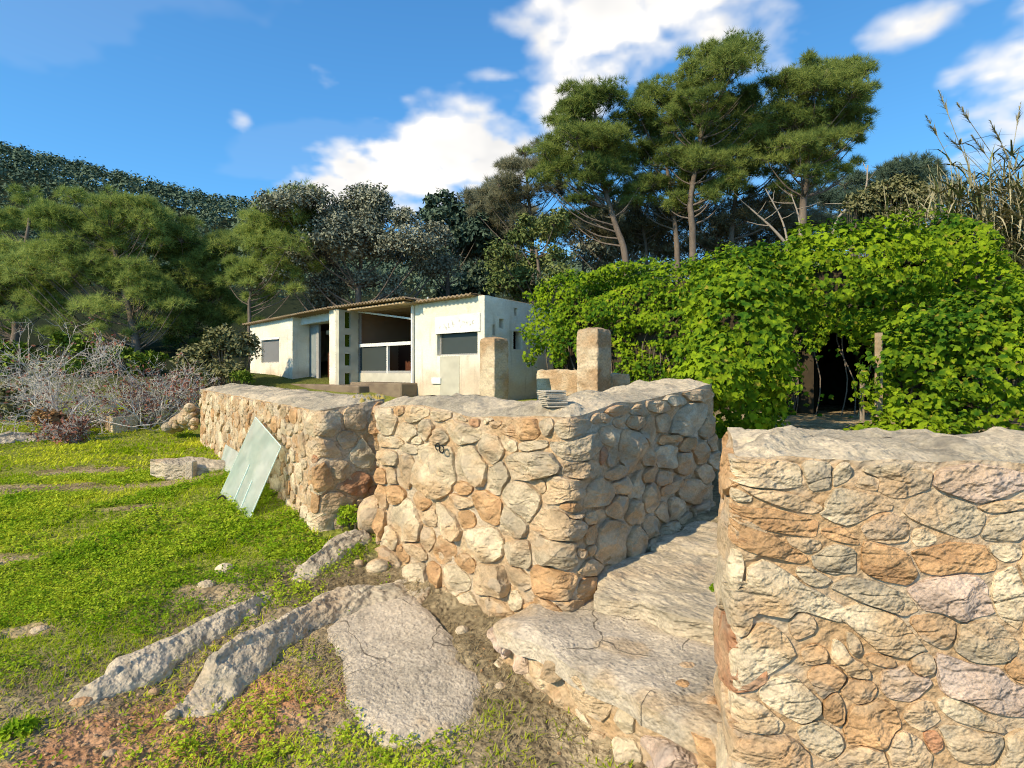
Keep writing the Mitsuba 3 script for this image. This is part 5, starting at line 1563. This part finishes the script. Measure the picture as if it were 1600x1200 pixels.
def shrub(name, label, d, clumps, m, seed, dens, size, group=None, cat='shrub', stem='bark', up=.5):
    rg = rngof(seed)
    k = key(name)
    tag(k, label, cat, group)
    cr, mb = MB(), MB()
    for x, y, rx, ry in clumps:
        c = W(x, y, d)
        rad = np.array([rx, (rx + ry) * .55, ry]) / F * d
        c[1] += rg.normal(0, .3 * rad[0])
        n = max(30, int(dens * rx * ry))
        nb = max(5, n // 22)
        p, e, bc = crown_points(rg, c, rad, nb, max(6, n // nb))
        cr.put(*leaves(p, e + rg.normal(0, .6, p.shape) + [0, 0, up], rg, size, size * .5))
        g = np.array([c[0], c[1], float(gz(c[0], c[1]))])
        for b in bc[::2]:
            mb.put(*tube([g, (g + b) / 2 + [0, 0, .02], b], np.array([.10, .07, .03]) * size, 4))
    add(k + '__stem', mb.mesh(), stem)
    add(k + '__leaves', cr.mesh(), m)
    tag(k + '__leaves', kind='stuff')
    tag(k + '__stem', kind='stuff')
    return k


shrub('evergreen_shrub', 'yellowish green conifer shrub between the ivy and the reeds', 11.5, [(1340, 330, 26, 22), (1375, 312, 30, 24), (1410, 295, 26, 20), (1365, 345, 32, 20), (1425, 320, 34, 26), (1400, 345, 30, 18)], 'olive_shrub_foliage', 31, 2.6, .085)
shrub('evergreen_shrub', 'rounded olive coloured shrub at the left end of the house', 18.5, [(325, 560, 34, 34), (300, 570, 30, 28), (355, 545, 30, 28), (378, 555, 24, 34), (340, 585, 36, 18), (372, 585, 24, 20), (285, 590, 22, 16), (345, 525, 22, 16)], 'olive_shrub_foliage', 32, 1.0, .16)
shrub('evergreen_shrub', 'small bright green plant at the foot of the house\'s left corner', 17.5, [(378, 590, 16, 10), (390, 594, 10, 7)], 'shrub_foliage', 33, 3, .12)
HG = 'low green hedges under the left pines'
shrub('hedge', 'low sunlit hedge at the left edge under the pines', 21, fill([(-40, 535), (40, 520), (90, 528), (150, 540), (140, 575), (0, 592), (-40, 590)], 18, 24, 41, .5), 'shrub_foliage', 34, .9, .20, HG, 'hedge')
shrub('hedge', 'low shaded hedge between the sunlit hedge and the olive coloured shrub', 21.5, fill([(140, 545), (200, 548), (255, 560), (250, 590), (150, 590)], 10, 22, 42, .5), 'shrub_foliage', 35, .9, .20, HG, 'hedge')
shrub('undergrowth', 'dull green undergrowth at the left picture edge below the bare shrubs', 14, [(10, 640, 30, 12), (45, 645, 28, 12), (-10, 660, 30, 12), (30, 668, 24, 7), (70, 640, 24, 10), (15, 615, 26, 12)], 'olive_shrub_foliage', 36, 1.4, .13, cat='undergrowth')
shrub('dry_shrub', 'small rusty leaved shrub in front of the largest bare shrub', 12.4, [(78, 655, 20, 14), (95, 662, 18, 10), (62, 662, 14, 9)], 'rusty_leaf', 47, 1.6, .10)
shrub('green_weed', 'small leafy weed growing in the gap between the two rubble walls', 5.45, [(545, 805, 18, 14), (555, 812, 12, 9), (535, 816, 10, 8)], 'weed_leaf', 37, 1.8, .035, cat='weed')
shrub('green_weed', 'low leafy weed at the lower right end of the sunlit bedrock step', 3.75, [(1122, 925, 12, 9), (1128, 938, 8, 8)], 'weed_leaf', 38, 2.2, .03, cat='weed')
shrub('green_weed', 'tuft of weed between the round concrete slab and the wall foot', 4.05, [(742, 1018, 12, 13), (735, 1026, 9, 8)], 'weed_leaf', 39, 2.5, .028, cat='weed')
shrub('green_weed', 'dark clump of round leaves in the lower left corner beside the red dirt', 2.95, [(40, 1135, 34, 14), (15, 1150, 26, 14), (68, 1148, 22, 9), (25, 1165, 26, 10)], 'weed_leaf', 40, .55, .04, cat='weed')


def bare_shrub(label, px, py, d, h, spread, seed, group, reds=.25):
    rg = rngof(seed)
    k = key('bare_shrub')
    tag(k, label, 'shrub', group)
    tw, lf = MB(), []
    base = W(px, py, d)
    base[2] = float(gz(base[0], base[1])) - .05

    def grow(p, dr_, L, r, lev):
        n = 4 if lev < 3 else 3
        pts = [p]
        dd = dr_.copy()
        for i in range(n):
            dd = unit(dd + rg.normal(0, .22, 3) + [0, 0, .05])
            pts.append(pts[-1] + dd * L / n)
        tw.put(*tube(pts, np.linspace(r, r * .6, n + 1), 5 if lev < 2 else 3))
        if lev >= 4 and rg.random() < reds:
            lf.append(pts[-1])
        if lev < 5:
            for _ in range(3 if lev < 4 else 2):
                q = pts[rg.integers(1, n + 1)]
                grow(q, unit(dd + rg.normal(0, .62, 3)), L * rg.uniform(.5, .8), max(r * .55, .004), lev + 1)

    for _ in range(11):
        a = rg.uniform(0, 2 * np.pi)
        grow(base + [rg.normal(0, .15), rg.normal(0, .15), 0], unit(np.array([math.cos(a) * spread, math.sin(a) * spread * .8, rg.uniform(.4, 1.0)])), h * rg.uniform(.4, .62), .022, 0)
    add(k + '__branch', tw.mesh(), 'twig')
    tag(k + '__branch', kind='stuff')
    if lf:
        lf = np.array(lf)
        c = np.repeat(lf, 2, 0) + rg.normal(0, .04, (len(lf) * 2, 3))
        add(k + '__leaf', leaves(c, rg.normal(size=c.shape), rg, .09, .05), 'red_leaf')
        tag(k + '__leaf', kind='stuff')


BS = 'bare shrubs behind the lawn'
bare_shrub('largest grey bare shrub behind the lawn, left of the planter', 105, 668, 13.0, 2.25, 1.0, 1, BS, .10)
bare_shrub('bare shrub with red leaf tips standing behind the planter', 230, 655, 13.6, 1.6, 1.0, 2, BS, .2)
bare_shrub('low tangled bare shrub with rusty leaves just left of the planter', 110, 674, 12.2, .7, 1.2, 3, BS, .16)
bare_shrub('pale bare shrub next to the olive coloured shrub', 262, 645, 14.2, 1.25, .9, 4, BS, .12)
bare_shrub('grey bare shrub at the left picture edge', 30, 650, 15.0, 1.5, 1.0, 5, BS, .04)

# ------------------------------------------------------------------ grass and weeds of the lawn
rg = rngof(123)


TUFTS = [(380, 1000, .30), (462, 1062, .24), (440, 1030, .2), (350, 1172, .4), (450, 1185, .3), (620, 1172, .32), (765, 1125, .22), (720, 1180, .3), (560, 1165, .3), (250, 1050, .16), (520, 880, .25), (470, 920, .3), (420, 940, .2), (860, 1185, .2), (60, 1130, .3), (100, 1010, .3), (545, 900, .2), (300, 960, .35)]


def lawn_mask(x, y):
    p = np.stack([x, y, 0 * x], -1)
    edge = (x + 2.9) * .853 - (y - 3.24) * .522
    m = sstep(.30, -.25, edge + (meshkit.fbm(p * 1.2, 3, 5) - .5) * 1.2)
    patch = sstep(.44, .56, meshkit.fbm(p * .85, 3, 15))
    bare = np.zeros_like(x)
    for cx_, cy_, rx, ry in BARE:
        bare = np.maximum(bare, sstep(1.25, .55, np.sqrt(((x - cx_) / rx) ** 2 + ((y - cy_) / ry) ** 2) + (meshkit.fbm(p * 4, 3, 61) - .5) * .9))
    low = sstep(3.1, 2.6, y) * sstep(-1.5, -1.0, x)
    mid = np.maximum(.45 * patch * sstep(1.6, .2, edge), .6 * patch * low) * (edge > -.2)
    for px, py, r in TUFTS:
        c = Gt(px, py)
        mid = np.maximum(mid, .65 * np.exp(-(((x - c[0]) ** 2 + (y - c[1]) ** 2) / r ** 2)) * (meshkit.fbm(p * 5, 3, 77) > .44))
    return np.clip(np.maximum(m * (1 - .96 * bare), mid), 0, 1), np.maximum(patch, mid)


inside = [Lpath.poly.buffer(.02), Mpath.poly.buffer(.02), Rpath.poly, RP.poly, Polygon(xy).buffer(-.03)]


def keep(x, y):
    ok = np.ones(len(x), bool)
    for P in inside:
        ok &= ~contains_xy(P, x, y)
    wside = (x - B1[0]) * nB[0] + (y - B1[1]) * nB[1]
    return ok & ~((wside > 0) & (y > 5.3))


def grass(n, x0, x1, y0, y1, L, wd, segs=2, dens=None):
    x, y = rg.uniform(x0, x1, n), rg.uniform(y0, y1, n)
    m, patch = lawn_mask(x, y)
    tall = meshkit.fbm(np.stack([x * 2.2, y * 2.2, 0 * x], -1), 3, 19)
    ok = (rg.random(n) < m * (.45 + .75 * patch)) & keep(x, y) & (np.abs(x) < y * 1.05 + .3)
    x, y, tall = x[ok], y[ok], tall[ok]
    z = gz(x, y) - .004
    n = len(x)
    a = rg.uniform(0, 2 * np.pi, n)
    L = L * rg.uniform(.5, 1.3, n) * (.45 + 1.1 * tall)
    lean = rg.uniform(.3, 1.7, n)
    d = np.stack([np.cos(a) * lean, np.sin(a) * lean, np.ones(n)], -1)
    d = unit(d)
    s = np.stack([-np.sin(a), np.cos(a), 0 * a], -1) * (wd * rg.uniform(.6, 1.3, n))[:, None] * .5
    b = np.stack([x, y, z], -1)
    m_ = b + d * L[:, None] * .55
    tp = b + d * L[:, None] + np.stack([np.cos(a), np.sin(a), -.5 + 0 * a], -1) * (L * .28 * lean)[:, None]
    V = np.stack([b - s, b + s, m_ - s * .8, m_ + s * .8, tp], 1).reshape(-1, 3)
    k = np.arange(n)[:, None] * 5
    return V, np.vstack([k + [0, 1, 3], k + [0, 3, 2], k + [2, 3, 4]])


mb = MB()
mb.put(*grass(80000, -4.6, .6, 2.2, 5.2, .045, .0065))
mb.put(*grass(80000, -8.5, -1.0, 5.0, 9.0, .06, .011))
mb.put(*grass(60000, -17, -3.0, 9.0, 17.0, .075, .026))
add('lawn_grass', mb.mesh(), 'grass_blade')
tag('lawn_grass', 'bright green grass of the lawn left of the walls', 'grass', kind='stuff')


def weeds(n, x0, x1, y0, y1, size):
    x, y = rg.uniform(x0, x1, n), rg.uniform(y0, y1, n)
    m, patch = lawn_mask(x, y)
    p = meshkit.fbm(np.stack([x * 1.6, y * 1.6, 0 * x + 4], -1), 3, 33)
    ok = (rg.random(n) < m * sstep(.38, .5, p)) & keep(x, y) & (np.abs(x) < y * 1.05 + .3)
    x, y = x[ok], y[ok]
    kk = 6
    x, y = np.repeat(x, kk) + rg.normal(0, size * .7, len(x) * kk), np.repeat(y, kk) + rg.normal(0, size * .7, len(y) * kk)
    c = np.stack([x, y, gz(x, y) + rg.uniform(.008, .05, len(x))], -1)
    return leaves(c, np.array([0, 0, 1.0]) + rg.normal(0, .45, c.shape), rg, size * 1.25, size * .75)


mb = MB()
mb.put(*weeds(16000, -4.6, .6, 2.2, 5.2, .020))
mb.put(*weeds(15000, -8.5, -1.0, 5.0, 9.0, .030))
add('lawn_weeds', mb.mesh(), 'weed_leaf')
tag('lawn_weeds', 'small broad leaved weeds mixed into the lawn', 'weeds', kind='stuff')

# dry straw on the bank
n = 26000
x, y = rg.uniform(-3.2, 1.4, n), rg.uniform(2.1, 5.4, n)
edge = (x + 2.9) * .853 - (y - 3.24) * .522
pp = meshkit.fbm(np.stack([x * 2.4, y * 2.4, 0 * x], -1), 3, 55)
red = ((x + 1.75) / .95) ** 2 + ((y - 2.95) / .5) ** 2 < 1
ok = (edge > -.3) & keep(x, y) & (rg.random(n) < sstep(.40, .6, pp) * np.where(red, .12, .9))
x, y = x[ok], y[ok]
mb = MB()
a = rg.uniform(0, 2 * np.pi, len(x))
L = rg.uniform(.03, .12, len(x))
b = np.stack([x, y, gz(x, y) + .004], -1)
d = np.stack([np.cos(a), np.sin(a), rg.uniform(.0, .7, len(x))], -1)
s = np.stack([-np.sin(a), np.cos(a), 0 * a], -1) * .0022
V = np.stack([b - s, b + s, b + d * L[:, None]], 1).reshape(-1, 3)
add('straw_litter', (V, np.arange(len(V)).reshape(-1, 3)), 'dry_grass')
tag('straw_litter', 'dry straw and dead stalks lying on the bare bank', 'straw', kind='stuff')

for k_ in list(labels):
    if not labels[k_]:
        del labels[k_]
